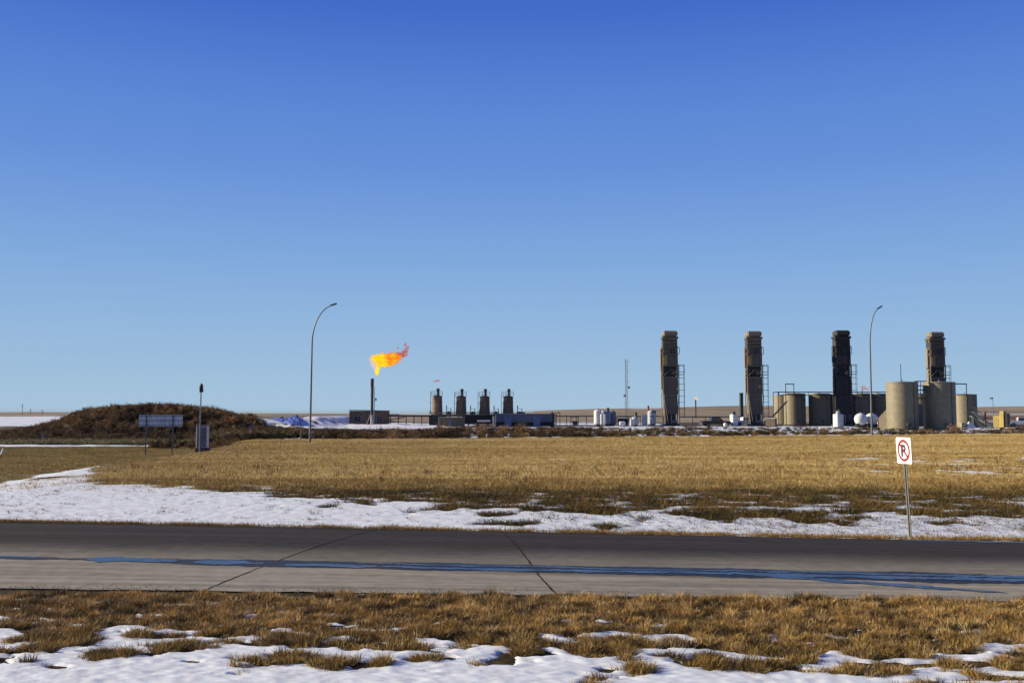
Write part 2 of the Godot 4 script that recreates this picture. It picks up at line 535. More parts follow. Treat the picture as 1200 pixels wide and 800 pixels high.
func axis(steps: Array, last: float, most: float) -> PackedFloat32Array:   # steps: [until, step]
	var a := PackedFloat32Array([steps[0][0]])
	for k in range(1, steps.size()):
		while a[-1] < steps[k][0] - 0.001:
			a.append(minf(a[-1] + steps[k][1], steps[k][0]))
	var s := last
	while a[-1] < most:
		a.append(minf(a[-1] + s, most))
		s *= 1.13
	return a

func make_ground():
	var half := axis([[0.0], [16.0, 0.2], [60.0, 0.55], [150.0, 1.6]], 2.2, 7000.0)
	var xs := PackedFloat32Array()
	for k in range(half.size() - 1, 0, -1): xs.append(-half[k])
	xs.append_array(half)
	var ds := PackedFloat32Array([-400.0, -100.0, -30.0, -10.0, 0.0])
	ds.append_array(axis([[5.0], [14.0, 0.3], [21.0, 1.0], [38.0, 0.2], [100.0, 0.7], [240.0, 1.2], [420.0, 4.0]], 6.0, 7000.0))
	sheet("ground", xs, ds, func(x, d): return H(x, d), "ground", "dry autumn grassland rolling away to low tan hills", true)

func sheet(called: String, xs: PackedFloat32Array, ds: PackedFloat32Array, f: Callable, m: String, label: String, colours := false, cut := false) -> MeshInstance3D:
	var w := xs.size()
	var h := ds.size()
	var v := PackedVector3Array()
	v.resize(w * h)
	var c := PackedColorArray()
	if colours: c.resize(w * h)
	var keep := PackedByteArray()
	keep.resize(w * h)
	for j in h:
		var d := ds[j]
		for i in w:
			var x := xs[i]
			var y: float
			if cut:
				var s := snow(x, d)
				keep[j * w + i] = 1 if s > -0.03 else 0
				var thick := 0.024 if d < 14.0 else 0.04 if d < 38.0 else 0.1 if d < 90.0 else 0.2
				y = H(x, d) + thick * tanh(s / thick) if s > -0.3 else -5.0
				if s > 0.0 and d < 38.0:
					y += (0.008 * nz[4].get_noise_2d(x * 2.2, d * 3.0) + 0.009 * nz[6].get_noise_2d(x * 7.0, d * 8.0)) * minf(1.0, s / 0.03)
				if s <= -0.3: y = H(x, d) - 0.08
			else:
				y = f.call(x, d)
			v[j * w + i] = Vector3(x, y, -d)
			if colours: c[j * w + i] = ground_color(x, d)
	var n := PackedVector3Array()
	n.resize(w * h)
	for j in h:
		for i in w:
			var l := v[j * w + maxi(i - 1, 0)]
			var r := v[j * w + mini(i + 1, w - 1)]
			var a := v[maxi(j - 1, 0) * w + i]
			var b := v[mini(j + 1, h - 1) * w + i]
			n[j * w + i] = (r - l).cross(b - a).normalized()
			if n[j * w + i].y < 0: n[j * w + i] = -n[j * w + i]
	var idx := PackedInt32Array()
	for j in h - 1:
		for i in w - 1:
			var k := j * w + i
			if cut and keep[k] + keep[k + 1] + keep[k + w] + keep[k + w + 1] == 0:
				continue
			for q in [k, k + w, k + 1, k + 1, k + w, k + w + 1]:
				idx.append(q)
	var arr := []
	arr.resize(Mesh.ARRAY_MAX)
	arr[Mesh.ARRAY_VERTEX] = v
	arr[Mesh.ARRAY_NORMAL] = n
	if colours: arr[Mesh.ARRAY_COLOR] = c
	arr[Mesh.ARRAY_INDEX] = idx
	var am := ArrayMesh.new()
	am.add_surface_from_arrays(Mesh.PRIMITIVE_TRIANGLES, arr)
	return solo(called, am, m, label, "", "structure")

# ---------------------------------------------------------------- road, seams, melt water
func road_point(x: float, v: float, up: float) -> Vector3:
	var d := lerpf(road_near(x), road_far(x), v)
	return Vector3(x, 0.02 + up + 0.05 * (1.0 - pow(2.0 * v - 1.0, 2.0)) , -d)

func make_road():
	var w := 1024
	var h := 256
	var im := Image.create(w, h, false, Image.FORMAT_RGB8)
	for j in h:
		var v := (j + 0.5) / h
		for i in w:
			var x := (float(i) / w - 0.5) * 40.0
			var s: float = nz[1].get_noise_2d(x * 0.12, v * 26.0)
			var t: float = nz[2].get_noise_2d(x * 2.6, v * 22.0)
			var b: float = nz[0].get_noise_2d(x * 0.25, v * 3.0)
			var k := smoothstep(0.24, 0.62, v + 0.05 * s + 0.04 * b)
			var c := Color(0.255, 0.228, 0.178).lerp(Color(0.046, 0.041, 0.035), k)
			var track := exp(-pow((v - 0.66) / 0.06, 2.0)) + exp(-pow((v - 0.86) / 0.05, 2.0))
			c *= 1.0 + 0.45 * s + 0.2 * t - 0.22 * track * (0.6 + s)
			var wet := (v - table([[-14, 0.36], [-8.8, 0.325], [-5, 0.30], [0, 0.285], [4, 0.265], [7.65, 0.235], [14, 0.2]], x) - 0.03 * s) / (0.06 + 0.03 * b)
			c *= 1.0 - 0.5 * exp(-wet * wet) * clampf(0.75 + 0.8 * t, 0.0, 1.0) * smoothstep(-8.5, -4.0, x)
			c *= 1.0 - 0.35 * smoothstep(0.93, 1.0, v) * (0.5 + b)
			im.set_pixel(i, j, Color(clampf(c.r, 0.012, 1), clampf(c.g, 0.012, 1), clampf(c.b, 0.012, 1)).linear_to_srgb())
	var m := mat("pavement", Color(1, 1, 1), 0.8, 0.0, false)
	m.albedo_texture = ImageTexture.create_from_image(im)
	m.metallic_specular = 0.15
	var b := MB.new()
	var xs := []
	var x0 := -120.0
	while x0 <= 120.0:
		xs.append(x0)
		x0 += 0.5 if absf(x0) < 25.0 else 5.0
	for k in xs.size() - 1:
		for j in 14:
			var q := []
			var uvs := []
			for o in [[0, 0], [1, 0], [1, 1], [0, 1]]:
				var x: float = xs[k + o[0]]
				var v: float = (j + o[1]) / 14.0
				var jag: float = 0.012 * nz[4].get_noise_2d(x * 1.6, v * 3.0) if (v == 0.0 or v == 1.0) else 0.0
				q.append(road_point(x, v + jag, 0.0))
				uvs.append(Vector2(x / 40.0 + 0.5, clampf(v, 0.004, 0.996)))
			b.quad(q[0], q[1], q[2], q[3])
			for t in [0, 2, 1, 0, 3, 2]: b.uv.append(uvs[t])
	solo("road", b, "pavement", "two lane road of worn grey pavement, dark along its far lane", "", "structure")
	# tar seams across the lanes, as [x, v] points
	var seams := [[[-4.35, 0.0], [-3.95, 0.3], [-3.45, 0.66], [-2.9, 1.0]], [[0.62, 0.0], [0.4, 0.2], [0.25, 0.42], [0.05, 0.7], [-0.22, 1.0]], [[-8.3, 0.3], [-7.4, 0.5], [-6.0, 0.66]], [[-8.2, 0.31], [-6.8, 0.335], [-5.6, 0.34]]]
	var texts := ["dark tar seam slanting across the road on the left", "dark tar seam crossing the road near its middle", "short faint seam on the far lane at the left", "thin dark line along the lane joint at the left"]
	for i in seams.size():
		var s: Array = seams[i]
		var sb := MB.new()
		var prev := []
		for k in 41:
			var f := k / 40.0 * (s.size() - 1)
			var a := mini(int(f), s.size() - 2)
			var x := lerpf(s[a][0], s[a + 1][0], f - a)
			var v := lerpf(s[a][1], s[a + 1][1], f - a)
			x += 0.012 * nz[6].get_noise_1d(f * 6.0 + i * 9)
			var p := road_point(x, v, 0.004)
			var wd := 0.011 + 0.006 * nz[6].get_noise_1d(f * 11.0)
			if i == 2: wd *= 0.6
			var o := Vector3(wd, 0, 0) if i < 3 else Vector3(0, 0, wd)
			if prev: sb.quad(prev[0], prev[1], p + o, p - o) if i < 3 else sb.quad(prev[1], prev[1] + (p - prev[1]) + o, p - o, prev[0])
			prev = [p - o, p + o]
		solo("tar_seam", sb, "tar", texts[i], "", "structure")
	# damp pavement and open melt water along the joint of the lanes
	var centre := func(x): return table([[-14, 0.36], [-8.8, 0.325], [-5, 0.30], [0, 0.285], [4, 0.265], [7.65, 0.235], [14, 0.2]], x)
	ribbon("damp_pavement", "damp", "damp dark strip along the middle of the road", -16.0, 16.0, 0.0045, centre, func(x): return 0.042 + 0.02 * nz[1].get_noise_2d(x * 0.35, 4.0) + 0.014 * smoothstep(-2.0, 6.0, x) - 0.035 * smoothstep(-4.5, -7.0, x))
	var runs := [[-10.5, -8.0, 0.010, 0.009, "thin blue puddle at the left end of the road"], [-7.2, -5.5, 0.004, 0.024, "broad blue puddle left on the road"], [-5.3, -4.0, -0.006, 0.024, "long blue puddle by the left tar seam"], [-3.75, -2.1, -0.014, 0.018, "narrow puddle just right of the left tar seam"], [-2.2, 2.4, -0.02, 0.013, "thin strip of melt water mid road"], [1.6, 9.5, -0.012, 0.017, "long blue strip of melt water running off right"], [-2.6, 3.2, 0.02, 0.008, "faint upper thread of melt water mid road"], [2.6, 10.5, 0.026, 0.012, "upper thread of melt water on the right of the road"]]
	for r in runs:
		var mid: float = (r[0] + r[1]) * 0.5
		var hl: float = (r[1] - r[0]) * 0.5
		var sd: float = r[0] * 3.1
		ribbon("puddle", "water", r[4], r[0], r[1], 0.0085, func(x): return centre.call(x) + r[2] + 0.008 * nz[6].get_noise_2d(x * 0.8, sd), func(x): return r[3] * sqrt(maxf(0.0, 1.0 - pow((x - mid) / hl, 2.0))) * (1.0 + 0.9 * nz[2].get_noise_2d(x * 1.3, sd)))
	ribbon("puddle", "water", "slanting melt water trickle toward the grass at right", 3.6, 6.9, 0.0085, func(x): return lerpf(0.245, 0.075, (x - 3.6) / 3.3), func(x): return 0.017 * sqrt(maxf(0.0, 1.0 - pow((x - 5.2) / 1.65, 2.0))) * (1.0 + 0.8 * nz[2].get_noise_2d(x * 1.6, 2.0)))
	ribbon("puddle", "water", "pale wet patch at the far right edge of the road", 7.6, 11.0, 0.0085, func(x): return 0.955, func(x): return 0.016 * sqrt(maxf(0.0, 1.0 - pow((x - 9.3) / 1.7, 2.0))) * (1.0 + 0.8 * nz[2].get_noise_2d(x * 1.6, 7.0)))

func ribbon(called: String, m: String, label: String, xa: float, xb: float, up: float, centre: Callable, half: Callable):
	var b := MB.new()
	var steps := int((xb - xa) / 0.06)
	for k in steps:
		var x := xa + (xb - xa) * k / steps
		var y := xa + (xb - xa) * (k + 1) / steps
		var p: float = half.call(x)
		var q: float = half.call(y)
		if p <= 0.001 or q <= 0.001: continue
		var jx: float = 0.009 * nz[4].get_noise_1d(x * 4.0)
		var jy: float = 0.009 * nz[4].get_noise_1d(y * 4.0)
		var cx: float = centre.call(x)
		var cy: float = centre.call(y)
		b.quad(road_point(x, cx - p + jx, up), road_point(y, cy - q + jy, up), road_point(y, cy + q + jy, up), road_point(x, cx + p + jx, up))
	if b.v.size(): solo(called, b, m, label, "", "structure")

func even(a: float, b: float, s: float) -> PackedFloat32Array:
	var r := PackedFloat32Array()
	for k in int(round((b - a) / s)) + 1: r.append(a + k * s)
	return r

func make_snow():
	var none := func(x, d): return 0.0
	sheet("snow", even(-12, 12, 0.05), even(7.5, 13.9, 0.05), none, "snow", "crusted snow among the grass nearest the viewer", false, true)
	sheet("snow", even(-24, 18, 0.09), even(19, 38, 0.09), none, "snow", "bank of white snow along the far side of the road", false, true)
	sheet("snow", even(-27, -14, 0.15), even(38, 62, 0.15), none, "snow", "snowy path leading up the left edge of the field", false, true)
	sheet("snow", even(0, 34, 0.15), even(38, 64, 0.15), none, "snow", "thin wisps of snow lying in the dry field", false, true)
	sheet("snow", even(-80, -38, 0.35), even(102, 114, 0.35), none, "snow", "narrow snow strip in front of the brown mound", false, true)
	sheet("snow", even(-30, 90, 0.4), even(97, 200, 0.4), none, "snow", "patches of snow between the scrub before the yard", false, true)
	sheet("snow", even(-50, -8, 0.5), even(160, 242, 0.5), none, "snow", "snowy slope between the mound and the brown shed", false, true)
	sheet("snow", even(4, 40, 1.0), even(215, 310, 1.0), none, "snow", "flat snow behind the blue container and the white vessels", false, true)
	sheet("snow", even(-260, -100, 2.0), even(250, 420, 2.0), none, "snow", "broad snow field on the slope at the far left", false, true)

# ---------------------------------------------------------------- the yard
func X(px: float, d: float) -> float: return (px - 600.0) / 1167.0 * d   # lay-out helper: bearing and distance from the survey of the photograph

func spot(px: float, d: float) -> Vector3:
	var x := X(px, d)
	return Vector3(x, H(x, d), -d)

func make_yard():
	var towers := [[784.5, 205, "tan", "tan tower nearest the white vessels, first in the row"], [883.0, 206, "tan", "tan tower standing left of the long tank row"], [986.5, 204, "black", "black tower standing before the long tank row"], [1097.0, 208, "tan", "tan tower rising behind the two big front tanks"]]
	for t in towers: tower(spot(t[0], t[1]), t[2] == "black", t[3])
	# tanks
	var front := tank("storage_tank", 2.36, 7.35, 6, "big tan tank in front, with a thin pole on its roof", spot(1057.0, 155))
	put(front, "storage_tank", "big tan tank in front, on the right of the pair", spot(1100.5, 155.5))
	barpart("roof_pole", [Vector3(-0.1, 7.5, 0), Vector3(-0.1, 10.2, 0)], 0.06, "dark_steel", front)
	var rear := tank("storage_tank", 2.35, 6.95, 5, "leftmost tan tank of the long rear row", spot(931.0, 222))
	var lab := ["second tank from the left in the rear row", "rear row tank half hidden behind the black tower", "rear row tank just right of the black tower", "rear row tank behind the right street lamp", "rear row tank seen behind the slanted lit wall"]
	var pxs := [960.0, 985.0, 1009.0, 1030.0, 1078.0]
	for i in 5: put(rear, "storage_tank", lab[i], spot(pxs[i], 222 + i * 0.8))
	put(rear, "storage_tank", "tan tank half hidden behind the first of the rear row", spot(917.5, 232), 0.0, 0.97)
	var side := put(rear, "storage_tank", "tan tank at the right end beside the ramps", spot(1130.5, 188), 0.0, 0.88)
	catwalk_rear()
	catwalk_front()
	pipe_frame("pipe_hoop", "dark pipe frame above the leftmost rear tank", spot(925.5, 219.4), 1.8, 2.2, 6.9)
	pipe_frame("pipe_hoop", "dark pipe frame above the tank by the ramps", spot(1126.0, 186.0), 2.1, 2.0, 6.1)
	# slanted lit wall by the front tank
	var sw := thing("windbreak_wall", "small sunlit tan wall with a slanted top by the front tank", "wall", spot(1034.5, 160), -0.6)
	var wb := MB.new()
	wb.prism(PackedVector2Array([Vector2(-0.75, 0), Vector2(0.75, 0), Vector2(0.75, 3.5), Vector2(-0.75, 1.9)]), -0.1, 0.1)
	part("panel", wb, "tan_seam", sw)
	boxpart("post", Vector3(-0.83, 0.95, 0), Vector3(0.14, 1.9, 0.24), "rust", sw)
	boxpart("post", Vector3(0.83, 1.75, 0), Vector3(0.14, 3.5, 0.24), "rust", sw)
	# white bullet tanks seen end-on
	var bul := bullet("white dome-ended tank between the black tower and the lamp", spot(1008.5, 180))
	put(bul, "bullet_tank", "white dome-ended tank right behind the lamp post", spot(1021.0, 181))
	put(bul, "bullet_tank", "smallest white dome-ended tank, against the front tank", spot(1032.0, 186), 0.0, 0.72)
	white_tote("tall white tote tank at the foot of the black tower", spot(981.5, 176), 1.35, 2.35)
	white_tote("white tote with a dark cap, behind the pickup", spot(859.5, 200), 1.25, 2.3)
	beige_box()
	pickup("pickup_truck", "black pickup truck parked between the first two towers", spot(838.0, 199), 0.1, "car_black")
	pickup("pickup_truck", "white pickup parked beside the white tote by the second tower", spot(874.0, 212), 0.15, "car_white")
	pickup("pickup_truck", "pale pickup parked at the right edge behind the yellow box", spot(1197.0, 196), -0.25, "car_white")
	yellow_box()
	ramps()
	yard_lamp("thin lamp pole beside the yellow box", spot(1163.0, 190), 5.5)
	white_vessels()
	radio_mast()
	far_flare("small distant flare stack between the first two towers", spot(815.0, 520), 9.6, 0.36, 0.85)
	far_flare("faint pink flare beyond the tanks, by the lamp", spot(1010.5, 560), 15.6, 0.2, 1.3)
	var st := thing("chimney_stack", "black chimney beside the second tower, far behind", "chimney", spot(868.5, 420))
	barpart("shaft", [Vector3(0, 0, 0), Vector3(0, 11.0, 0)], 0.85, "black_iron", st, 14)
	barpart("rim", [Vector3(0, 11.0, 0), Vector3(0, 11.35, 0)], 0.98, "dark_steel", st, 14)
	rail_fence("pipe_fence", "dark pipe rail fence running behind the white vessels", spot(652, 226), spot(722, 226), 2.0, 7)
	rail_fence("pipe_fence", "pipe rail fence between the white vessels and first tower", spot(723, 216), spot(777, 214), 2.0, 5)
	rail_fence("pipe_fence", "dark pipe rail fence behind the black pickup", spot(796, 214), spot(872, 214), 1.9, 6)
	rail_fence("pipe_fence", "pipe rail fence right of the second tower", spot(893, 216), spot(908, 214), 1.9, 3)
	# left half
	shed()
	flare()
	pipe_rack()
	heater_row()
	blue_container()
	black_vessel()
	blue_tarp()

func tank(called: String, r: float, h: float, courses: int, label: String, at: Vector3) -> Node3D:
	var t := thing(called, label, "storage tank", at, 0.0, "tan storage tanks in the yard")
	var base := MB.new()
	base.lathe([Vector2(0, 0.0), Vector2(r + 0.25, 0.0), Vector2(r + 0.25, 0.22), Vector2(r - 0.1, 0.25)], Vector3(), 40)
	part("base_ring", base, "dark_concrete", t)
	var hh := (h - 0.2) / courses
	for k in courses:
		var c := MB.new()
		var y := 0.2 + hh * k
		c.lathe([Vector2(r, y), Vector2(r, y + hh - 0.06)], Vector3(), 48)
		part("shell_course", c, "tan_steel", t)
		var s := MB.new()
		s.lathe([Vector2(r, y + hh - 0.06), Vector2(r + 0.035, y + hh - 0.05), Vector2(r + 0.035, y + hh - 0.01), Vector2(r, y + hh)], Vector3(), 48)
		part("seam_ring", s, "tan_seam", t)
	var roof := MB.new()
	roof.lathe([Vector2(r, h), Vector2(r + 0.07, h), Vector2(r + 0.07, h + 0.08), Vector2(0.35, h + 0.2), Vector2(0.0, h + 0.22)], Vector3(), 48)
	part("roof", roof, "tan_seam", t)
	var man := MB.new()
	man.xf = Transform3D(Basis(Vector3.RIGHT, PI / 2), Vector3(0, 0.85, r - 0.05))
	man.lathe([Vector2(0.33, 0), Vector2(0.33, 0.2), Vector2(0.0, 0.22)], Vector3(), 16)
	part("manway", man, "tower_brown", t)
	var vent := MB.new()
	vent.lathe([Vector2(0.1, h + 0.15), Vector2(0.1, h + 0.4), Vector2(0.17, h + 0.4), Vector2(0.0, h + 0.5)], Vector3(), 12)
	part("vent", vent, "grey_steel", t)
	barpart("downpipe", [Vector3(r * 0.42, h + 0.1, r * 0.93), Vector3(r * 0.42, 0.4, r * 0.93)], 0.05, "tower_brown", t, 6)
	return t

func tower(at: Vector3, black: bool, label: String):
	var body := "tower_black" if black else "tower_brown"
	var panel := "tower_black" if black else "tower_panel"
	var trim := "tower_black_trim" if black else "tower_tan"
	var warm := "tower_black_trim" if black else "ochre_steel"
	var t := thing("process_tower", label, "tower", at, 0.0, "tall narrow towers in a row")
	boxpart("skid", Vector3(0, 0.3, 0), Vector3(3.6, 0.35, 3.0), "dark_steel", t)
	boxpart("pump", Vector3(-0.7, 1.0, 1.0), Vector3(0.8, 0.9, 0.7), "black_iron", t, Basis(), 0.08)
	barpart("pump_motor", [Vector3(0.2, 0.9, 1.2), Vector3(1.2, 0.9, 1.2)], 0.36, "grey_steel" if not black else "dark_steel", t, 12)
	barpart("riser_pipe", [Vector3(0.1, 0.4, 1.35), Vector3(0.1, 2.3, 1.35)], 0.07, "light_grey_paint", t)
	boxpart("base_core", Vector3(0.05, 1.5, 0), Vector3(2.1, 2.2, 2.0), "dark_steel", t)
	boxpart("lower_panel", Vector3(0.15, 4.4, 0), Vector3(2.7, 3.9, 2.2), panel, t, Basis(), 0.05)
	boxpart("joint_band", Vector3(0.15, 6.42, 0), Vector3(2.8, 0.14, 2.34), trim, t)
	for s in [-1.0, 1.0]:
		barpart("brace", [Vector3(0.15 + s * 1.6, 6.5, 1.12), Vector3(0.15 + s * 1.15, 0.5, 1.2)], 0.085, trim, t)
		barpart("brace", [Vector3(0.15 + s * 1.6, 6.5, -1.1), Vector3(0.15 + s * 1.5, 0.5, -1.2)], 0.085, trim, t)
	boxpart("middle_panel", Vector3(0.1, 8.0, 0), Vector3(3.15, 2.96, 2.4), panel, t, Basis(), 0.05)
	boxpart("middle_panel", Vector3(0.1, 9.72, 0), Vector3(3.08, 0.46, 2.34), body, t, Basis(), 0.04)
	boxpart("joint_band", Vector3(0.1, 10.03, 0), Vector3(3.3, 0.14, 2.5), trim, t)
	# open bay with machinery
	boxpart("bay_core", Vector3(0.1, 11.2, -0.3), Vector3(3.0, 2.2, 1.6), "dark_steel", t)
	for s in [-1.42, 1.62]:
		boxpart("bay_post", Vector3(s, 11.2, 1.08), Vector3(0.18, 2.2, 0.18), trim, t)
	barpart("bay_pipe", [Vector3(-1.1, 10.4, 0.7), Vector3(0.2, 11.6, 0.75), Vector3(1.3, 11.2, 0.7)], 0.16, body, t)
	barpart("bay_pipe", [Vector3(-0.3, 10.2, 0.5), Vector3(-0.3, 12.2, 0.5)], 0.2, "black_iron", t)
	barpart("bay_wheel", [Vector3(0.7, 10.9, 0.8), Vector3(0.7, 10.9, 1.0)], 0.42, "tower_brown", t, 16)
	boxpart("joint_band", Vector3(0.1, 12.37, 0), Vector3(3.3, 0.14, 2.5), trim, t)
	# door level
	boxpart("upper_panel", Vector3(0.1, 13.5, -0.06), Vector3(3.1, 2.1, 2.3), body, t, Basis(), 0.04)
	boxpart("door", Vector3(-0.98, 13.5, 1.13), Vector3(0.72, 1.9, 0.1), warm, t)
	boxpart("door_post", Vector3(-0.5, 13.5, 1.16), Vector3(0.16, 2.0, 0.2), trim, t)
	boxpart("cabinet_front", Vector3(0.35, 13.6, 1.13), Vector3(1.0, 1.7, 0.12), "tower_panel" if not black else "tower_black_trim", t, Basis(), 0.03)
	boxpart("joint_band", Vector3(0.1, 14.62, 0), Vector3(3.3, 0.12, 2.5), trim, t)
	# framed level
	boxpart("upper_panel", Vector3(0.1, 15.45, -0.06), Vector3(3.06, 1.54, 2.26), panel, t)
	for k in 4:
		boxpart("frame_post", Vector3(-1.25 + k * 0.9, 15.45, 1.13), Vector3(0.13, 1.5, 0.14), trim if k == 0 else body, t)
	boxpart("joint_band", Vector3(0.1, 16.28, 0), Vector3(3.3, 0.12, 2.5), body, t)
	# slatted level
	boxpart("slat_core", Vector3(0.1, 17.15, -0.1), Vector3(2.9, 1.6, 2.1), "dark_steel", t)
	for k in 5:
		boxpart("slat", Vector3(0.1, 16.5 + k * 0.33, 1.08), Vector3(2.95, 0.2, 0.1), body if k % 2 else trim, t, Basis(Vector3.RIGHT, 0.4))
	boxpart("cap_band", Vector3(0.1, 18.15, 0), Vector3(3.35, 0.42, 2.55), body, t, Basis(), 0.05)
	boxpart("cap", Vector3(0.15, 18.98, 0), Vector3(3.05, 1.22, 2.4), trim, t, Basis(), 0.32)
	# left flank
	var vary := sin(at.x * 1.7)
	boxpart("side_duct", Vector3(-1.72, 14.2 + vary * 0.5, 0.3), Vector3(0.34, 4.0 - vary * 0.6, 0.8), trim, t, Basis(), 0.04)
	boxpart("side_duct", Vector3(-1.66, 9.3 - vary * 0.4, 0.3), Vector3(0.26, 5.0 + vary * 0.8, 0.7), trim, t, Basis(), 0.04)
	for y in [10.8, 11.6, 14.9, 15.9, 17.6]:
		boxpart("side_bracket", Vector3(-1.5, y, 0.95), Vector3(0.3, 0.22, 0.3), warm, t)
	barpart("side_cable", [Vector3(-1.4, 6.6, 1.24), Vector3(-0.95, 3.6, 1.3), Vector3(-0.5, 0.6, 1.4)], 0.06, trim, t, 6)
	barpart("front_conduit", [Vector3(1.25, 6.4, 1.28), Vector3(1.25, 16.2, 1.3)], 0.06, trim, t, 6)
	barpart("front_conduit", [Vector3(-0.2 + vary * 0.4, 6.2, 1.28), Vector3(-0.2 + vary * 0.4, 9.9, 1.28)], 0.05, body, t, 6)
	boxpart("junction_box", Vector3(0.9 - vary * 0.5, 8.2 + vary * 0.6, 1.28), Vector3(0.45, 0.6, 0.2), warm, t)
	boxpart("vent_panel", Vector3(0.5, 15.45, 1.12), Vector3(0.8, 1.0, 0.08), "dark_steel", t)
	for k in 3: boxpart("panel_seam", Vector3(0.1, 7.1 + k * 0.9, 1.21), Vector3(3.1, 0.05, 0.05), body, t)
	# caged ladder on the right
	var lad := MB.new()
	for s in [2.0, 3.05]:
		for z in [-0.35, 0.35]:
			lad.bar(Vector3(s, 1.6, z), Vector3(s, 12.6, z), 0.04)
	part("ladder_rail", lad, "galvanised" if not black else "grey_steel", t)
	for k in 9:
		var y := 2.4 + k * 1.25
		var hp := MB.new()
		hp.bar(Vector3(1.7, y, -0.35), Vector3(3.05, y, -0.35), 0.035)
		hp.bar(Vector3(1.7, y, 0.35), Vector3(3.05, y, 0.35), 0.035)
		hp.bar(Vector3(3.05, y, -0.35), Vector3(3.05, y, 0.35), 0.035)
		part("ladder_cage", hp, "galvanised" if not black else "grey_steel", t)
	boxpart("ladder_platform", Vector3(2.3, 10.6, 0), Vector3(1.3, 0.1, 0.9), "dark_steel", t)
	barpart("platform_rail", [Vector3(1.7, 12.6, 0.4), Vector3(3.05, 12.6, 0.4), Vector3(3.05, 10.6, 0.4)], 0.055, "dark_steel", t, 6)
	barpart("lifting_bracket", [Vector3(1.6, 16.2, 0.2), Vector3(2.15, 16.2, 0.2), Vector3(2.15, 14.9, 0.2), Vector3(1.6, 14.9, 0.2)], 0.07, trim, t, 6)

func catwalk_rear():
	var a := spot(905.5, 219.0)
	var b := spot(1040.0, 219.0)
	var t := thing("tank_catwalk", "dark catwalk along the tops of the rear tank row", "catwalk", a)
	var L := b.x - a.x
	boxpart("deck", Vector3(L / 2 + 0.6, 6.62, 0), Vector3(L - 1.2, 0.14, 0.9), "dark_steel", t)
	var rl := MB.new()
	rl.bar(Vector3(0.9, 7.3, 0.42), Vector3(L, 7.3, 0.42), 0.1)
	part("hand_rail", rl, "black_iron", t)
	for k in 12:
		barpart("rail_post", [Vector3(1.2 + k * (L - 1.4) / 11.0, 6.6, 0.42), Vector3(1.2 + k * (L - 1.4) / 11.0, 7.3, 0.42)], 0.06, "black_iron", t, 6)
	for x in [0.0, 1.1]:
		barpart("column", [Vector3(x, 0, 0.3), Vector3(x, 7.3, 0.3)], 0.08, "dark_steel", t, 6)
	barpart("top_bar", [Vector3(0, 7.25, 0.3), Vector3(1.4, 7.25, 0.3)], 0.08, "dark_steel", t, 6)
	for s in [0.0, 0.7]:
		barpart("stair_stringer", [Vector3(0.1, 2.3, 0.35 + s), Vector3(2.9, 5.3, 0.35 + s)], 0.12, "dark_steel", t, 6)
		barpart("stair_stringer", [Vector3(-3.0, 0.1, 0.35 + s), Vector3(0.1, 2.3, 0.35 + s)], 0.12, "dark_steel", t, 6)
	for k in 10:
		boxpart("step", Vector3(-2.9 + k * 0.6, 0.25 + k * 0.54, 0.7), Vector3(0.3, 0.05, 0.7), "dark_steel", t)

func catwalk_front():
	var a := spot(1078.8, 154.2)
	var t := thing("tank_catwalk", "short dark catwalk bridging the two big front tanks", "catwalk", a)
	for y in [7.55, 6.85, 4.9]:
		boxpart("beam", Vector3(0, y, 0), Vector3(1.7, 0.13 if y > 5.0 else 0.2, 0.6), "dark_steel", t)
	boxpart("deck", Vector3(0, 6.2, 0), Vector3(1.6, 0.16, 0.9), "dark_steel", t)
	for x in [-0.1]:
		barpart("rail_post", [Vector3(x, 4.9, 0.3), Vector3(x, 7.6, 0.3)], 0.05, "dark_steel", t, 6)

func pipe_frame(called: String, label: String, at: Vector3, w: float, h: float, base: float):
	var t := thing(called, label, "pipe frame", at)
	for x in [-w / 2, w / 2]:
		barpart("upright", [Vector3(x, 0, 0), Vector3(x, base + h, 0)], 0.09, "dark_steel", t, 8)
	barpart("crossbar", [Vector3(-w / 2 - 0.08, base + h, 0), Vector3(w / 2 + 0.08, base + h, 0)], 0.1, "dark_steel", t, 8)
	barpart("crossbar", [Vector3(-w / 2, base, 0), Vector3(w / 2, base, 0)], 0.08, "dark_steel", t, 8)

func bullet(label: String, at: Vector3) -> Node3D:
	var t := thing("bullet_tank", label, "gas tank", at, 0.0, "white dome-ended tanks")
	var sh := MB.new()
	sh.xf = Transform3D(Basis(Vector3.RIGHT, PI / 2), Vector3(0, 1.55, 0))
	var r := 1.1
	var prof := []
	for k in 7: prof.append(Vector2(r * sin(k * PI / 12), -0.5 - 0.85 * cos(k * PI / 12)))
	for k in 7: prof.append(Vector2(r * cos(k * PI / 12), 0.0 + 0.85 * sin(k * PI / 12)))
	sh.lathe(prof, Vector3(), 28)
	part("shell", sh, "white_paint", t)
	for z in [0.1, -0.6]:
		boxpart("saddle", Vector3(0, 0.4, z), Vector3(1.7, 0.8, 0.4), "dark_steel", t)
	barpart("valve", [Vector3(0, 2.5, -0.25), Vector3(0, 2.85, -0.25)], 0.12, "grey_steel", t)
	return t

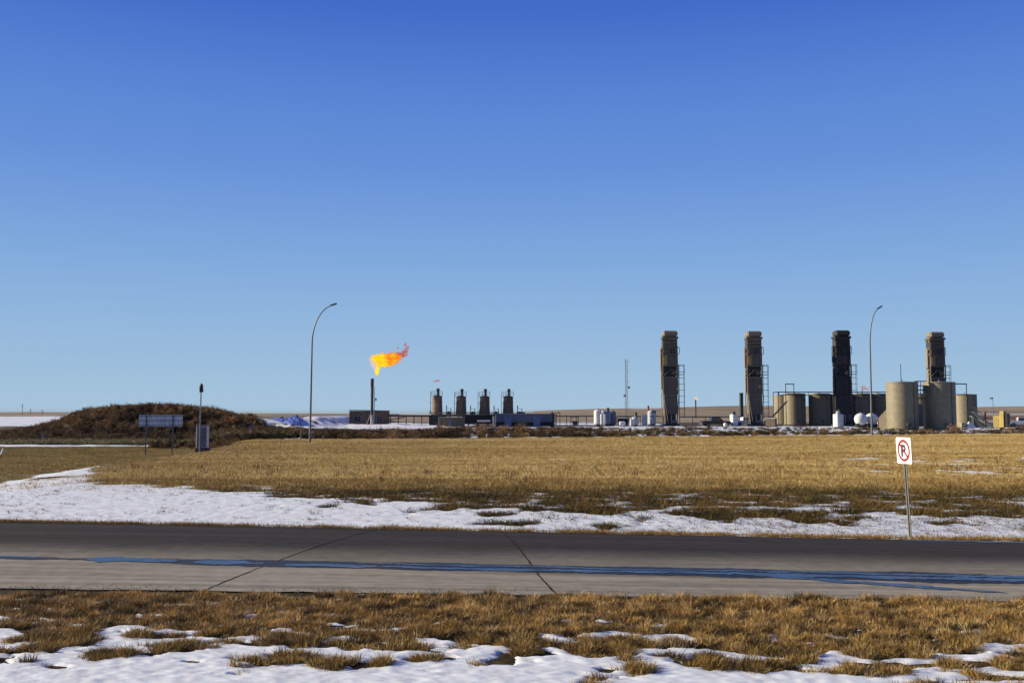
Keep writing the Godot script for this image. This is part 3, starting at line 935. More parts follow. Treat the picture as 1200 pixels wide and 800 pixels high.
func white_tote(label: String, at: Vector3, w: float, h: float):
	var t := thing("tote_tank", label, "chemical tank", at)
	boxpart("body", Vector3(0, 0.15 + h / 2, 0), Vector3(w, h, w), "white_paint", t, Basis(Vector3.UP, 0.35), 0.12)
	boxpart("skid", Vector3(0, 0.08, 0), Vector3(w + 0.2, 0.14, w + 0.2), "dark_steel", t, Basis(Vector3.UP, 0.35))
	var cap := MB.new()
	cap.lathe([Vector2(0.36, h + 0.1), Vector2(0.36, h + 0.62), Vector2(0.0, h + 0.72)], Vector3(0, 0, 0), 14)
	part("cap", cap, "dark_steel" if h < 2.32 else "light_grey_paint", t)
	barpart("vent_pipe", [Vector3(0.1, h, 0), Vector3(0.1, h + 1.0, 0)], 0.05, "grey_steel", t, 6)
	for k in 3:
		boxpart("band", Vector3(0, 0.6 + k * 0.7, 0), Vector3(w + 0.03, 0.06, w + 0.03), "light_grey_paint", t, Basis(Vector3.UP, 0.35))

func beige_box():
	var t := thing("equipment_box", "beige metal box right of the second tower", "equipment box", spot(903.5, 188))
	boxpart("body", Vector3(0, 0.9, 0), Vector3(1.7, 1.5, 1.4), "container_tan", t, Basis(Vector3.UP, -0.5), 0.05)
	boxpart("lid", Vector3(0, 1.7, 0), Vector3(1.8, 0.1, 1.5), "white_paint", t, Basis(Vector3.UP, -0.5))
	boxpart("skid", Vector3(0, 0.08, 0), Vector3(1.9, 0.16, 1.6), "dark_steel", t, Basis(Vector3.UP, -0.5))
	var b := thing("ball_float", "small round white tank right behind the black pickup", "small tank", spot(849.5, 186))
	var s := MB.new()
	var pr := []
	for k in 9: pr.append(Vector2(0.42 * sin(k * PI / 8), 0.5 - 0.42 * cos(k * PI / 8)))
	s.lathe(pr, Vector3(), 16)
	part("shell", s, "white_paint", b)
	barpart("foot", [Vector3(0, 0, 0), Vector3(0, 0.15, 0)], 0.22, "dark_steel", b)

func pickup(called: String, label: String, at: Vector3, turn: float, paint: String):
	var t := thing(called, label, "pickup truck", at, turn, "pickup trucks parked in the yard")
	var b := MB.new()
	b.prism(PackedVector2Array([Vector2(-2.9, 0.5), Vector2(2.85, 0.5), Vector2(2.9, 0.8), Vector2(2.75, 1.08), Vector2(1.3, 1.14), Vector2(-2.9, 1.16)]), -0.95, 0.95)
	part("body", b, paint, t)
	var c := MB.new()
	c.prism(PackedVector2Array([Vector2(-1.05, 1.16), Vector2(1.35, 1.14), Vector2(0.75, 1.78), Vector2(0.4, 1.86), Vector2(-0.75, 1.86), Vector2(-1.0, 1.74)]), -0.82, 0.82)
	part("cab", c, paint, t)
	for s in [-1, 1]:
		var w := MB.new()
		w.xf = Transform3D(Basis() if s > 0 else Basis(Vector3.UP, PI), Vector3(0, 0, 0.825 * s))
		var q := 1.0 if s > 0 else -1.0
		var p1 := PackedVector2Array([Vector2(-0.9, 1.24), Vector2(0.05, 1.22), Vector2(0.05, 1.74), Vector2(-0.75, 1.74)])
		var p2 := PackedVector2Array([Vector2(0.15, 1.22), Vector2(1.05, 1.2), Vector2(0.62, 1.72), Vector2(0.15, 1.74)])
		for p in [p1, p2]:
			var pp := PackedVector2Array()
			for k in p: pp.append(Vector2(k.x * q, k.y))
			if q < 0: pp.reverse()
			w.prism(pp, 0.0, 0.02)
		part("side_window", w, "glass", t)
		for x in [-1.85, 1.8]:
			var tr := MB.new()
			tr.tube([Vector3(x, 0.4, 0.72 * s), Vector3(x, 0.4, 0.98 * s)], 0.4, 18)
			var wheel := part("wheel", tr, "tyre", t)
			var rim := MB.new()
			rim.tube([Vector3(x, 0.4, 0.9 * s), Vector3(x, 0.4, 1.0 * s)], 0.22, 12)
			part("rim", rim, "galvanised", wheel)
		boxpart("headlight", Vector3(2.84, 0.9, 0.68 * s), Vector3(0.12, 0.18, 0.3), "lens", t)
		boxpart("mirror", Vector3(0.95, 1.3, 0.98 * s), Vector3(0.1, 0.2, 0.25), paint, t)
	boxpart("front_bumper", Vector3(2.95, 0.55, 0), Vector3(0.14, 0.24, 1.8), "galvanised", t)
	boxpart("rear_bumper", Vector3(-2.96, 0.55, 0), Vector3(0.14, 0.2, 1.8), "galvanised", t)
	boxpart("cargo_bed", Vector3(-2.0, 1.165, 0), Vector3(1.6, 0.02, 1.6), "tyre", t)

func yellow_box():
	var t := thing("yellow_container", "yellow steel box with a dark open side by the lamp pole", "container", spot(1171.5, 166), -0.75)
	boxpart("body", Vector3(-0.15, 1.25, 0), Vector3(1.5, 1.9, 1.5), "yellow_paint", t, Basis(), 0.04)
	boxpart("tall_section", Vector3(0.42, 1.65, 0.05), Vector3(0.62, 2.7, 1.56), "yellow_paint", t, Basis(), 0.04)
	boxpart("dark_side", Vector3(1.0, 1.45, 0), Vector3(0.5, 2.3, 1.4), "black_iron", t)
	for x in [-0.8, -0.1, 0.6]:
		boxpart("leg", Vector3(x, 0.18, 0.6), Vector3(0.12, 0.4, 0.12), "yellow_paint", t)
	for k in 4:
		boxpart("rib", Vector3(-0.75 + k * 0.28, 1.25, 0.76), Vector3(0.05, 1.8, 0.05), "yellow_paint", t)

func ramps():
	var t := thing("loading_ramp", "grey steel stair sloping down from the right-hand tank", "stairs", spot(1150.0, 184))
	for z in [0.0, 0.9]:
		barpart("stringer", [Vector3(-1.9, 2.9, z), Vector3(1.6, 0.1, z)], 0.13, "grey_steel", t, 6)
		barpart("handrail", [Vector3(-1.9, 3.8, z), Vector3(0.9, 1.4, z)], 0.06, "grey_steel", t, 6)
	for k in 9:
		boxpart("step", Vector3(-1.7 + k * 0.4, 2.72 - k * 0.32, 0.45), Vector3(0.3, 0.05, 0.9), "galvanised", t)
	boxpart("post", Vector3(0.1, 1.5, 0.95), Vector3(0.3, 2.9, 0.2), "container_tan", t)
	var j := thing("tarp_heap", "white peaked tarp in front of the right-hand tank", "tarp", spot(1134.0, 178))
	var b := MB.new()
	b.tri(Vector3(-0.6, 0, 0.7), Vector3(1.2, 0, 0.6), Vector3(0.1, 1.25, 0.1)); b.tri(Vector3(1.2, 0, 0.6), Vector3(1.0, 0, -0.8), Vector3(0.1, 1.25, 0.1))
	b.tri(Vector3(1.0, 0, -0.8), Vector3(-0.8, 0, -0.7), Vector3(0.1, 1.25, 0.1)); b.tri(Vector3(-0.8, 0, -0.7), Vector3(-0.6, 0, 0.7), Vector3(0.1, 1.25, 0.1))
	part("cover", b, "white_paint", j)
	boxpart("crate", Vector3(-1.2, 0.5, 0), Vector3(1.0, 0.9, 0.9), "tan_seam", j, Basis(Vector3.UP, 0.3))
	var k2 := thing("steel_ramp", "dark steel ramp leaning beside the right-hand tank", "ramp", spot(1143.0, 181))
	boxpart("plate", Vector3(0.3, 1.2, 0), Vector3(3.2, 0.12, 1.2), "grey_steel", k2, Basis(Vector3.BACK, -0.62))
	boxpart("support", Vector3(-0.6, 0.85, 0), Vector3(0.16, 1.7, 1.0), "dark_steel", k2)

func yard_lamp(label: String, at: Vector3, h: float):
	var t := thing("yard_lamp", label, "lamp post", at)
	barpart("pole", [Vector3(0, 0, 0), Vector3(0, h, 0)], [0.07, 0.05], "grey_steel", t)
	boxpart("lamp_head", Vector3(-0.25, h, 0), Vector3(0.6, 0.25, 0.35), "grey_steel", t, Basis(Vector3.BACK, 0.2), 0.05)

func vessel(called: String, label: String, at: Vector3, r: float, h: float, m: String) -> Node3D:
	var t := thing(called, label, "tank", at)
	var b := MB.new()
	var pr := [Vector2(0.0, 0.25), Vector2(r * 0.7, 0.28), Vector2(r, 0.5), Vector2(r, h - r * 0.45)]
	for k in range(1, 7): pr.append(Vector2(r * cos(k * PI / 12), h - r * 0.45 + r * 0.45 * sin(k * PI / 12)))
	b.lathe(pr, Vector3(), 28)
	part("shell", b, m, t)
	var sk := MB.new()
	sk.lathe([Vector2(r * 0.8, 0), Vector2(r * 0.8, 0.4)], Vector3(), 20)
	part("skirt", sk, "dark_steel", t)
	barpart("nozzle", [Vector3(0, h - 0.1, 0), Vector3(0, h + 0.25, 0)], r * 0.2, "grey_steel", t)
	return t

func white_vessels():
	vessel("pressure_vessel", "tall white round-topped vessel, leftmost of the white group", spot(700.5, 203), 0.82, 3.4, "white_paint")
	vessel("pressure_vessel", "thin white standpipe beside the tall white vessel", spot(705.0, 201), 0.3, 2.5, "white_paint")
	var v2 := vessel("pressure_vessel", "blue-grey vessel right of the tall white one", spot(711.0, 202), 0.85, 3.2, "blue_paint")
	barpart("top_hat", [Vector3(0.2, 3.1, 0), Vector3(0.2, 3.75, 0)], 0.28, "dark_steel", v2)
	var sp := MB.new()
	var pr := []
	for k in 9: pr.append(Vector2(0.3 * sin(k * PI / 8), 2.9 - 0.3 * cos(k * PI / 8)))
	sp.lathe(pr, Vector3(-0.85, 0, 0.7), 14)
	part("knob", sp, "white_paint", v2)
	vessel("pressure_vessel", "darker blue vessel at the right of the white group", spot(717.5, 203.5), 0.72, 3.1, "blue_grey_paint")
	var s1 := thing("storage_shelter", "low grey roof shelter right of the blue vessels", "shelter", spot(728.0, 214))
	boxpart("roof", Vector3(0, 1.75, 0), Vector3(3.2, 0.12, 1.6), "light_grey_paint", s1, Basis(Vector3.BACK, 0.06))
	for x in [-1.4, 1.4]: boxpart("post", Vector3(x, 0.85, 0.7), Vector3(0.14, 1.7, 0.14), "light_grey_paint", s1)
	boxpart("back_panel", Vector3(0.4, 0.8, -0.7), Vector3(2.2, 1.5, 0.08), "dark_steel", s1)
	var s2 := thing("small_tank", "low white tank lying in front of the grey shelter", "tank", spot(729.0, 196))
	var b := MB.new()
	b.xf = Transform3D(Basis(Vector3.BACK, PI / 2), Vector3(0.65, 0.62, 0))
	b.lathe([Vector2(0, 0), Vector2(0.35, 0.06), Vector2(0.45, 0.25), Vector2(0.45, 1.05), Vector2(0.35, 1.24), Vector2(0, 1.3)], Vector3(), 20)
	part("shell", b, "white_paint", s2)
	for x in [-0.35, 0.35]: boxpart("saddle", Vector3(x, 0.15, 0), Vector3(0.16, 0.5, 0.6), "dark_steel", s2)
	var v3 := vessel("heater_vessel", "small white vessel with a dark stack, mid yard", spot(744.0, 200), 0.72, 2.0, "light_grey_paint")
	barpart("stack", [Vector3(0.15, 1.9, 0), Vector3(0.15, 2.9, 0)], 0.26, "dark_steel", v3, 12)
	var ib := thing("insulation_box", "small white box at the foot of the small stacked vessel", "equipment box", spot(740.5, 197))
	boxpart("body", Vector3(0, 0.75, 0), Vector3(0.75, 1.5, 0.8), "white_paint", ib, Basis(), 0.06)
	boxpart("plinth", Vector3(0, 0.12, 0.1), Vector3(1.1, 0.26, 1.0), "tan_seam", ib)
	var pn := thing("panel_cabinet", "flat grey panel cabinet left of the large pale tank", "cabinet", spot(755.0, 200))
	boxpart("body", Vector3(0, 1.25, 0), Vector3(1.05, 2.2, 0.7), "light_grey_paint", pn, Basis(), 0.04)
	boxpart("door", Vector3(0, 1.25, 0.37), Vector3(0.9, 1.9, 0.04), "light_grey_paint", pn)
	boxpart("plinth", Vector3(0, 0.08, 0), Vector3(1.1, 0.16, 0.8), "dark_steel", pn)
	var v4 := vessel("heater_vessel", "large pale grey tank beside the first tower", spot(763.5, 202), 0.85, 3.3, "light_grey_paint")
	barpart("stack", [Vector3(-0.65, 3.0, -0.3), Vector3(-0.65, 4.2, -0.3)], 0.2, "rust", v4, 10)
	boxpart("top_frame", Vector3(0.3, 2.95, 0.7), Vector3(0.9, 0.5, 0.3), "blue_grey_paint", v4)
	boxpart("name_plate", Vector3(0.0, 2.0, 0.86), Vector3(0.9, 0.25, 0.06), "blue_grey_paint", v4)
	boxpart("side_box", Vector3(-0.1, 1.0, 0.8), Vector3(0.8, 1.0, 0.3), "light_grey_paint", v4)

func radio_mast():
	var at := spot(734.0, 300)
	var t := thing("radio_mast", "slim lattice radio mast on the skyline", "mast", at)
	var h := 17.0 + 2.0
	var s := 0.34
	var c := [Vector3(-s, 0, s * 0.6), Vector3(s, 0, s * 0.6), Vector3(0, 0, -s)]
	for k in 3:
		barpart("mast_leg", [c[k], c[k] + Vector3.UP * h], 0.05, "grey_steel", t, 5)
	var lat := MB.new()
	for j in 19:
		for k in 3:
			lat.bar(c[k] + Vector3.UP * j, c[(k + 1) % 3] + Vector3.UP * (j + 1), 0.025, 4)
			lat.bar(c[k] + Vector3.UP * j, c[(k + 1) % 3] + Vector3.UP * j, 0.025, 4)
	part("lattice", lat, "grey_steel", t)
	for y in [8.0, 10.5]:
		var dish := MB.new()
		dish.xf = Transform3D(Basis(Vector3.RIGHT, PI / 2), Vector3(-0.6 if y < 9 else 0.7, y, 0.5))
		dish.lathe([Vector2(0, 0), Vector2(0.3, 0.08), Vector2(0.38, 0.24)], Vector3(), 14)
		part("dish", dish, "light_grey_paint", t)
	for y in [12.0, 15.0, 18.0]:
		barpart("antenna", [Vector3(0.1, y, 0), Vector3(0.8, y, 0), Vector3(0.8, y + 0.8, 0)], 0.04, "grey_steel", t, 5)
	for k in 2:
		barpart("guy_wire", [Vector3(0, 9.0, 0), Vector3(-1.6 + k * 3.4, 0.0, 0.4)], 0.02, "grey_steel", t, 4)

func flame_lobe(at: Vector3, r: Vector3, sd: float, rough := 0.35, lean := Vector3(), U := 28, V := 16) -> MB:
	var b := MB.new()
	var g := []
	for j in V + 1:
		for i in U + 1:
			var a := TAU * i / U
			var e := PI * j / V - PI / 2
			var p := Vector3(cos(e) * cos(a), sin(e), cos(e) * sin(a))
			var k: float = 1.0 + rough * nz[0].get_noise_3d(p.x * 1.3 + sd, p.y * 1.3, p.z * 1.3 + sd) * 1.6 + rough * 0.5 * nz[2].get_noise_3d(p.x * 3.2 + sd, p.y * 3.2, p.z * 3.2)
			g.append(at + p * r * k + lean * (p.y + 0.5 * p.y * p.y))
	for j in V:
		for i in U:
			b.quad(g[j * (U + 1) + i], g[(j + 1) * (U + 1) + i], g[(j + 1) * (U + 1) + i + 1], g[j * (U + 1) + i + 1])
	return b

func glow(called: String, c: Color, e: float, a: float, ramp = null):
	var m := mat(called, Color(0, 0, 0, a) if a < 1.0 else Color(0, 0, 0), 1.0, 0.0, false)
	m.metallic_specular = 0.0
	m.emission_enabled = true
	m.emission = c
	m.emission_energy_multiplier = e / 1.5
	if ramp != null:
		m.emission_operator = BaseMaterial3D.EMISSION_OP_MULTIPLY
		m.emission_texture = ramp
		m.uv1_triplanar = true
		m.uv1_world_triplanar = true
		m.uv1_scale = Vector3(0.16, 0.2, 0.16)
	if a < 1.0: m.transparency = BaseMaterial3D.TRANSPARENCY_ALPHA

func ramp(lo: Color, hi: Color, sd: int) -> NoiseTexture2D:
	var t := noise_tex(0.03, 1.0, 1.0, sd, 128)
	var g := Gradient.new()
	g.offsets = PackedFloat32Array([0.3, 0.7])
	g.colors = PackedColorArray([lo, hi])
	t.color_ramp = g
	return t

func flare():
	var d := 196.0
	var at := spot(436.0, d)
	var t := thing("flare_stack", "slim dark flare stack standing before the brown shed", "flare stack", at)
	barpart("base_pipe", [Vector3(0, 0, 0), Vector3(0, 2.0, 0)], 0.24, "light_grey_paint", t, 14)
	barpart("riser", [Vector3(0, 2.0, 0), Vector3(0, 7.6, 0)], 0.27, "dark_steel", t, 14)
	barpart("burner_tip", [Vector3(0, 7.6, 0), Vector3(0.02, 9.1, 0)], [0.36, 0.33], "black_iron", t, 14)
	barpart("pilot_line", [Vector3(0.42, 0.4, 0.1), Vector3(0.42, 5.0, 0.1), Vector3(0.3, 8.6, 0.1)], 0.05, "white_paint", t, 6)
	barpart("pilot_line", [Vector3(0.55, 2.0, 0.1), Vector3(0.5, 7.3, 0.1)], 0.035, "grey_steel", t, 6)
	boxpart("igniter_box", Vector3(0.78, 5.0, 0.1), Vector3(0.25, 0.5, 0.3), "dark_steel", t)
	for y in [3.0, 4.6, 6.2, 7.4]: boxpart("standoff", Vector3(0.35, y, 0.05), Vector3(0.5, 0.06, 0.1), "dark_steel", t)
	for s in [-1.0, 0.5]: barpart("stay", [Vector3(0, 2.6, 0), Vector3(s * 1.0, 0, 0.6)], 0.05, "grey_steel", t, 6)
	glow("flame_yellow", Color(1.0, 0.95, 0.4), 1.2, 1.0, ramp(Color8(255, 190, 0), Color8(255, 255, 60), 41))
	glow("flame_orange", Color(1.0, 1.0, 1.0), 1.1, 1.0, ramp(Color8(255, 120, 10), Color8(255, 205, 60), 42))
	glow("flame_yellow_haze", Color(1.0, 0.80, 0.25), 0.9, 0.34)
	glow("flame_orange_haze", Color(1.0, 0.55, 0.16), 0.85, 0.34)
	glow("flame_pale", Color8(255, 215, 200), 0.85, 0.24)
	glow("flame_red", Color8(225, 105, 80), 0.6, 0.3)
	var f := thing("flare_flame", "large yellow and orange gas flame blowing right from the stack", "flame", at + Vector3(0.6, 10.0, 0))
	var k := d / 1167.0
	var P := func(px, py): return Vector3((px - 439.6) * k, (441.0 - py) * k, 0.0) + Vector3(0, -0.15, 0)
	for s in [[1.0, ""], [1.28, "_haze"]]:
		var g: float = s[0]
		var y := "flame_yellow" + str(s[1])
		var o := "flame_orange" + str(s[1])
		part("flame_foot", flame_lobe(P.call(442.5, 434.0), Vector3(0.36, 1.1, 0.34) * g, 3.0 + g, 0.3, Vector3(0.4, 0, 0)), y, f)
		part("flame_core", flame_lobe(P.call(444.5, 422.0), Vector3(1.3, 0.7, 0.7) * g, 5.0 + g, 0.5), y, f)
		part("flame_core", flame_lobe(P.call(449.0, 427.5), Vector3(1.15, 0.6, 0.6) * g, 9.0 + g, 0.5, Vector3(0.4, 0, 0)), y, f)
		part("flame_tongue", flame_lobe(P.call(459.0, 421.0), Vector3(1.45, 0.75, 0.7) * g, 12.0 + g, 0.5), o, f)
		part("flame_tongue", flame_lobe(P.call(455.0, 427.0), Vector3(1.3, 0.45, 0.5) * g, 14.0 + g, 0.5, Vector3(0.3, 0, 0)), o, f)
	part("flame_fringe", flame_lobe(P.call(437.5, 424.5), Vector3(0.6, 1.1, 0.7), 17.0, 0.5), "flame_pale", f)
	part("flame_fringe", flame_lobe(P.call(440.0, 430.5), Vector3(0.55, 0.9, 0.6), 18.0, 0.5), "flame_pale", f)
	for w in [[467.5, 418.5, 0.9, 0.5], [470.0, 417.0, 0.6, 0.35], [474.0, 416.5, 0.5, 0.5], [475.5, 412.0, 0.3, 0.4], [472.0, 414.0, 0.25, 0.3], [474.5, 406.0, 0.22, 0.28], [466.0, 409.5, 0.14, 0.2], [477.5, 409.0, 0.2, 0.3]]:
		part("flame_wisp", flame_lobe(P.call(w[0], w[1]), Vector3(w[2], w[3], 0.4), w[0], 0.7), "flame_red", f)
	var l := OmniLight3D.new()
	l.name = "flame_light"
	l.light_color = Color(1.0, 0.7, 0.25)
	l.light_energy = 12.0
	l.light_size = 1.0
	l.omni_range = 60.0
	l.omni_attenuation = 2.0
	l.shadow_enabled = true
	l.position = P.call(450.0, 424.0) + Vector3(0, 0, 1.7)
	f.add_child(l)

func far_flare(label: String, at: Vector3, h: float, r: float, size: float):
	var t := thing("far_flare", label, "flare stack", at)
	barpart("riser", [Vector3(0, 0, 0), Vector3(0, h, 0)], r, "dark_steel", t, 10)
	var m := "flame_far"
	if not M.has(m): glow(m, Color8(255, 214, 170), 0.9, 0.6)
	if not M.has("flame_far_red"): glow("flame_far_red", Color8(225, 120, 110), 0.6, 0.3)
	part("flame", flame_lobe(Vector3(0.4 * size, h + 0.6 * size, 0), Vector3(0.9 * size, 0.75 * size, 0.6 * size), h, 0.45), m if h < 10 else "flame_far_red", t)
	if h > 10.0:
		part("flame", flame_lobe(Vector3(2.0 * size, h + 0.1 * size, 0), Vector3(0.9 * size, 0.35 * size, 0.5 * size), h + 3, 0.45), "flame_far_red", t)

func rail_fence(called: String, label: String, a: Vector3, b: Vector3, h: float, posts: int):
	var t := thing(called, label, "fence", a)
	var o := b - a
	for y in [h, h * 0.25]:
		barpart("rail", [Vector3(0, y, 0), o + Vector3(0, y, 0)], 0.11 if y == h else 0.06, "dark_steel", t, 6)
	for k in posts:
		var p := o * (float(k) / (posts - 1))
		barpart("post", [p, p + Vector3(0, h, 0)], 0.08, "dark_steel", t, 6)

func shed():
	var at := spot(433.5, 203)
	var t := thing("brown_shed", "brown shed with two windows behind the flare stack", "shed", at, 0.03)
	boxpart("wall", Vector3(0, 1.35, 0), Vector3(7.7, 2.9, 4.0), "brown_siding", t)
	boxpart("roof", Vector3(0, 2.87, 0), Vector3(7.9, 0.12, 4.2), "roof_dark", t, Basis(Vector3.BACK, -0.022))
	for x in [-2.2, 2.1]:
		var fr := MB.new()
		for q in [[0.0, 0.62, 1.4, 0.1], [0.0, -0.62, 1.4, 0.1], [-0.65, 0.0, 0.1, 1.34], [0.65, 0.0, 0.1, 1.34], [0.0, 0.0, 0.08, 1.2]]:
			fr.box(Vector3(x + q[0], 1.15 + q[1], 2.03), Vector3(q[2], q[3], 0.08))
		var w := part("window", fr, "blue_grey_paint", t)
		boxpart("pane", Vector3(x, 1.15, 2.01), Vector3(1.24, 1.2, 0.03), "glass", w)
	for k in 14:
		boxpart("siding_seam", Vector3(-3.6 + k * 0.55, 1.4, 2.005), Vector3(0.04, 2.7, 0.025), "roof_dark", t)

func pipe_rack():
	var a := spot(456.5, 204)
	var b := spot(505.5, 200)
	var t := thing("pipe_rack", "long dark pipe rack on legs right of the brown shed", "pipe rack", a)
	var o := b - a
	o.y = 0
	boxpart("beam", o * 0.5 + Vector3(0, 1.75, 0), Vector3(o.x, 0.28, 1.0), "black_iron", t)
	barpart("pipe", [Vector3(0, 2.02, 0.2), o + Vector3(0, 2.02, 0.2)], 0.11, "light_grey_paint", t)
	barpart("pipe", [Vector3(0, 2.0, -0.25), o + Vector3(0, 2.0, -0.25)], 0.09, "grey_steel", t)
	barpart("sloping_pipe", [Vector3(0.1, 1.0, 0.4), Vector3(3.2, 1.5, 0.4)], 0.1, "grey_steel", t)
	for k in 6:
		var x := 0.3 + k * (o.x - 0.6) / 5.0
		var p := o * (x / o.x)
		boxpart("leg", p + Vector3(0, 0.8, 0), Vector3(0.16, 1.7, 0.16), "dark_steel", t)

func heater_row():
	var d := 202.0
	# the raised skid that the heaters stand on
	var at := spot(540.5, d)
	var t := thing("heater_platform", "long dark platform carrying the four heater stacks", "platform", at)
	var L := 14.2
	boxpart("deck", Vector3(0.5, 2.2, 0), Vector3(L, 0.3, 3.2), "dark_steel", t)
	boxpart("deck_edge", Vector3(0.5, 2.42, 1.6), Vector3(L + 0.1, 0.12, 0.08), "tan_steel", t)
	boxpart("skirt_panel", Vector3(-4.6, 1.15, 1.2), Vector3(3.6, 1.8, 0.2), "black_iron", t)
	boxpart("skirt_panel", Vector3(3.3, 1.3, 1.0), Vector3(6.2, 1.5, 0.2), "black_iron", t)
	for k in 8: boxpart("leg", Vector3(-6.2 + k * 1.9, 1.05, -1.2), Vector3(0.25, 2.1, 0.25), "dark_steel", t)
	for k in 5: boxpart("rail_post", Vector3(-6.2 + k * 3.3, 2.85, 1.55), Vector3(0.07, 0.9, 0.07), "dark_steel", t)
	barpart("header_pipe", [Vector3(-6.4, 2.75, 1.3), Vector3(7.4, 2.75, 1.3)], 0.1, "tan_steel", t)
	var first: Node3D = null
	var pos := ["leftmost", "second from left", "third from left", "rightmost"]
	var pxs := [512.5, 540.5, 568.0, 595.5]
	for i in 4:
		var p := spot(pxs[i], d)
		p.y += 2.36
		var lb: String = "brown heater stack with black flue, %s of four" % pos[i]
		if first == null:
			first = heater(p, lb)
		else:
			put(first, "heater_stack", lb, p)
	var vf: Node3D = null
	for i in 4:
		var p := spot(pxs[i] + 13.5, d + 0.3)
		p.y += 2.36
		var lb := "small gooseneck pipe beside the %s heater stack" % pos[i]
		if vf == null:
			vf = thing("gooseneck_pipe", lb, "pipe", p, 0.0, "gooseneck pipes between the heater stacks")
			barpart("pipe", [Vector3(-0.45, 0, 0), Vector3(-0.45, 1.2, 0), Vector3(0.45, 1.2, 0), Vector3(0.45, 0, 0)], 0.09, "blue_grey_paint", vf)
			barpart("vent", [Vector3(-0.4, 1.2, 0), Vector3(-0.45, 1.85, 0)], 0.09, "dark_steel", vf)
			var dm := MB.new()
			dm.lathe([Vector2(0.5, 0), Vector2(0.48, 0.35), Vector2(0.3, 0.6), Vector2(0, 0.7)], Vector3(0, 0, -0.3), 16)
			part("drum", dm, "rust", vf)
		else:
			put(vf, "gooseneck_pipe", lb, p)
	var c := thing("tan_container", "low tan container under the heater platform", "container", spot(529.5, 194))
	boxpart("body", Vector3(0, 0.95, 0), Vector3(5.0, 1.7, 2.2), "container_tan", c, Basis(), 0.04)
	boxpart("roof", Vector3(0, 1.84, 0), Vector3(5.1, 0.1, 2.3), "light_grey_paint", c)
	for k in 9: boxpart("rib", Vector3(-2.2 + k * 0.55, 0.95, 1.115), Vector3(0.12, 1.5, 0.05), "container_tan", c)
	boxpart("door", Vector3(-0.2, 0.7, 1.13), Vector3(0.75, 1.1, 0.06), "blue_grey_paint", c)
	var w := thing("white_pipe", "white pipe lying along the platform left of the blue container", "pipe", spot(567.0, 196))
	barpart("pipe", [Vector3(-1.3, 1.05, 0), Vector3(1.3, 1.1, 0)], 0.2, "white_paint", w, 12)
	for x in [-0.9, 0.9]: boxpart("stand", Vector3(x, 0.42, 0), Vector3(0.16, 0.86, 0.5), "dark_steel", w)
	var g := thing("grey_post_box", "narrow pale box at the left end of the blue container", "cabinet", spot(579.5, 193))
	boxpart("body", Vector3(0, 1.1, 0), Vector3(0.55, 2.0, 0.6), "light_grey_paint", g, Basis(), 0.03)
	boxpart("base", Vector3(0, 0.06, 0), Vector3(0.7, 0.12, 0.7), "dark_steel", g)
	var s := thing("heater_flame", "tiny wisp of flame above the leftmost heater stack", "flame", spot(512.0, d) + Vector3(0, 9.0, 0))
	part("flame_wisp", flame_lobe(Vector3(0.15, 0.1, 0), Vector3(0.4, 0.2, 0.2), 2.0, 0.5), "flame_red", s)
	part("flame_wisp", flame_lobe(Vector3(-0.5, -0.05, 0), Vector3(0.25, 0.12, 0.2), 6.0, 0.5), "flame_red", s)

func heater(at: Vector3, label: String) -> Node3D:
	var t := thing("heater_stack", label, "heater", at, 0.0, "four heater stacks on the platform")
	t.scale = Vector3(1, 0.77, 1)
	var b := MB.new()
	b.lathe([Vector2(1.1, 0), Vector2(1.02, 2.0), Vector2(0.98, 4.7)], Vector3(), 32)
	part("shell", b, "heater_brown", t)
	for y in [1.6, 3.2, 4.7]:
		var r := MB.new()
		r.lathe([Vector2(1.0, y - 0.05), Vector2(1.1, y - 0.04), Vector2(1.1, y + 0.04), Vector2(1.0, y + 0.05)], Vector3(), 32)
		part("band", r, "heater_brown", t)
	var top := MB.new()
	top.lathe([Vector2(0.98, 4.7), Vector2(0.4, 5.0), Vector2(0, 5.0)], Vector3(), 24)
	part("top_cone", top, "dark_steel", t)
	barpart("flue", [Vector3(0.12, 4.9, 0), Vector3(0.12, 6.1, 0)], 0.24, "black_iron", t, 12)
	barpart("flue_cap", [Vector3(0.12, 6.1, 0), Vector3(0.12, 6.75, 0)], 0.36, "black_iron", t, 12)
	boxpart("side_duct", Vector3(-0.45, 4.35, 0.8), Vector3(0.5, 1.2, 0.4), "tan_steel", t, Basis(), 0.04)
	for x in [-1.05, -0.4, 0.45, 1.05]:
		barpart("rail_post", [Vector3(x, 4.7, 0.7), Vector3(x, 6.0, 0.7)], 0.045, "dark_steel", t, 5)
	for y in [5.35, 5.95]: barpart("rail", [Vector3(-1.05, y, 0.7), Vector3(1.05, y, 0.7)], 0.045, "dark_steel", t, 5)
	var l := MB.new()
	for z in [-0.25, 0.25]: l.bar(Vector3(-1.35, 0, z), Vector3(-1.35, 6.0, z), 0.045, 5)
	for k in 14: l.bar(Vector3(-1.35, 0.3 + k * 0.42, -0.25), Vector3(-1.35, 0.3 + k * 0.42, 0.25), 0.03, 4)
	part("ladder", l, "tower_brown", t)
	for y in [0.9, 2.9]: barpart("ladder_tie", [Vector3(-1.5, y, 0), Vector3(-0.9, y, 0)], 0.04, "dark_steel", t, 5)
	barpart("fire_tube", [Vector3(0.1, 1.0, 1.0), Vector3(0.1, 3.0, 1.02)], 0.06, "tan_seam", t, 6)
	return t

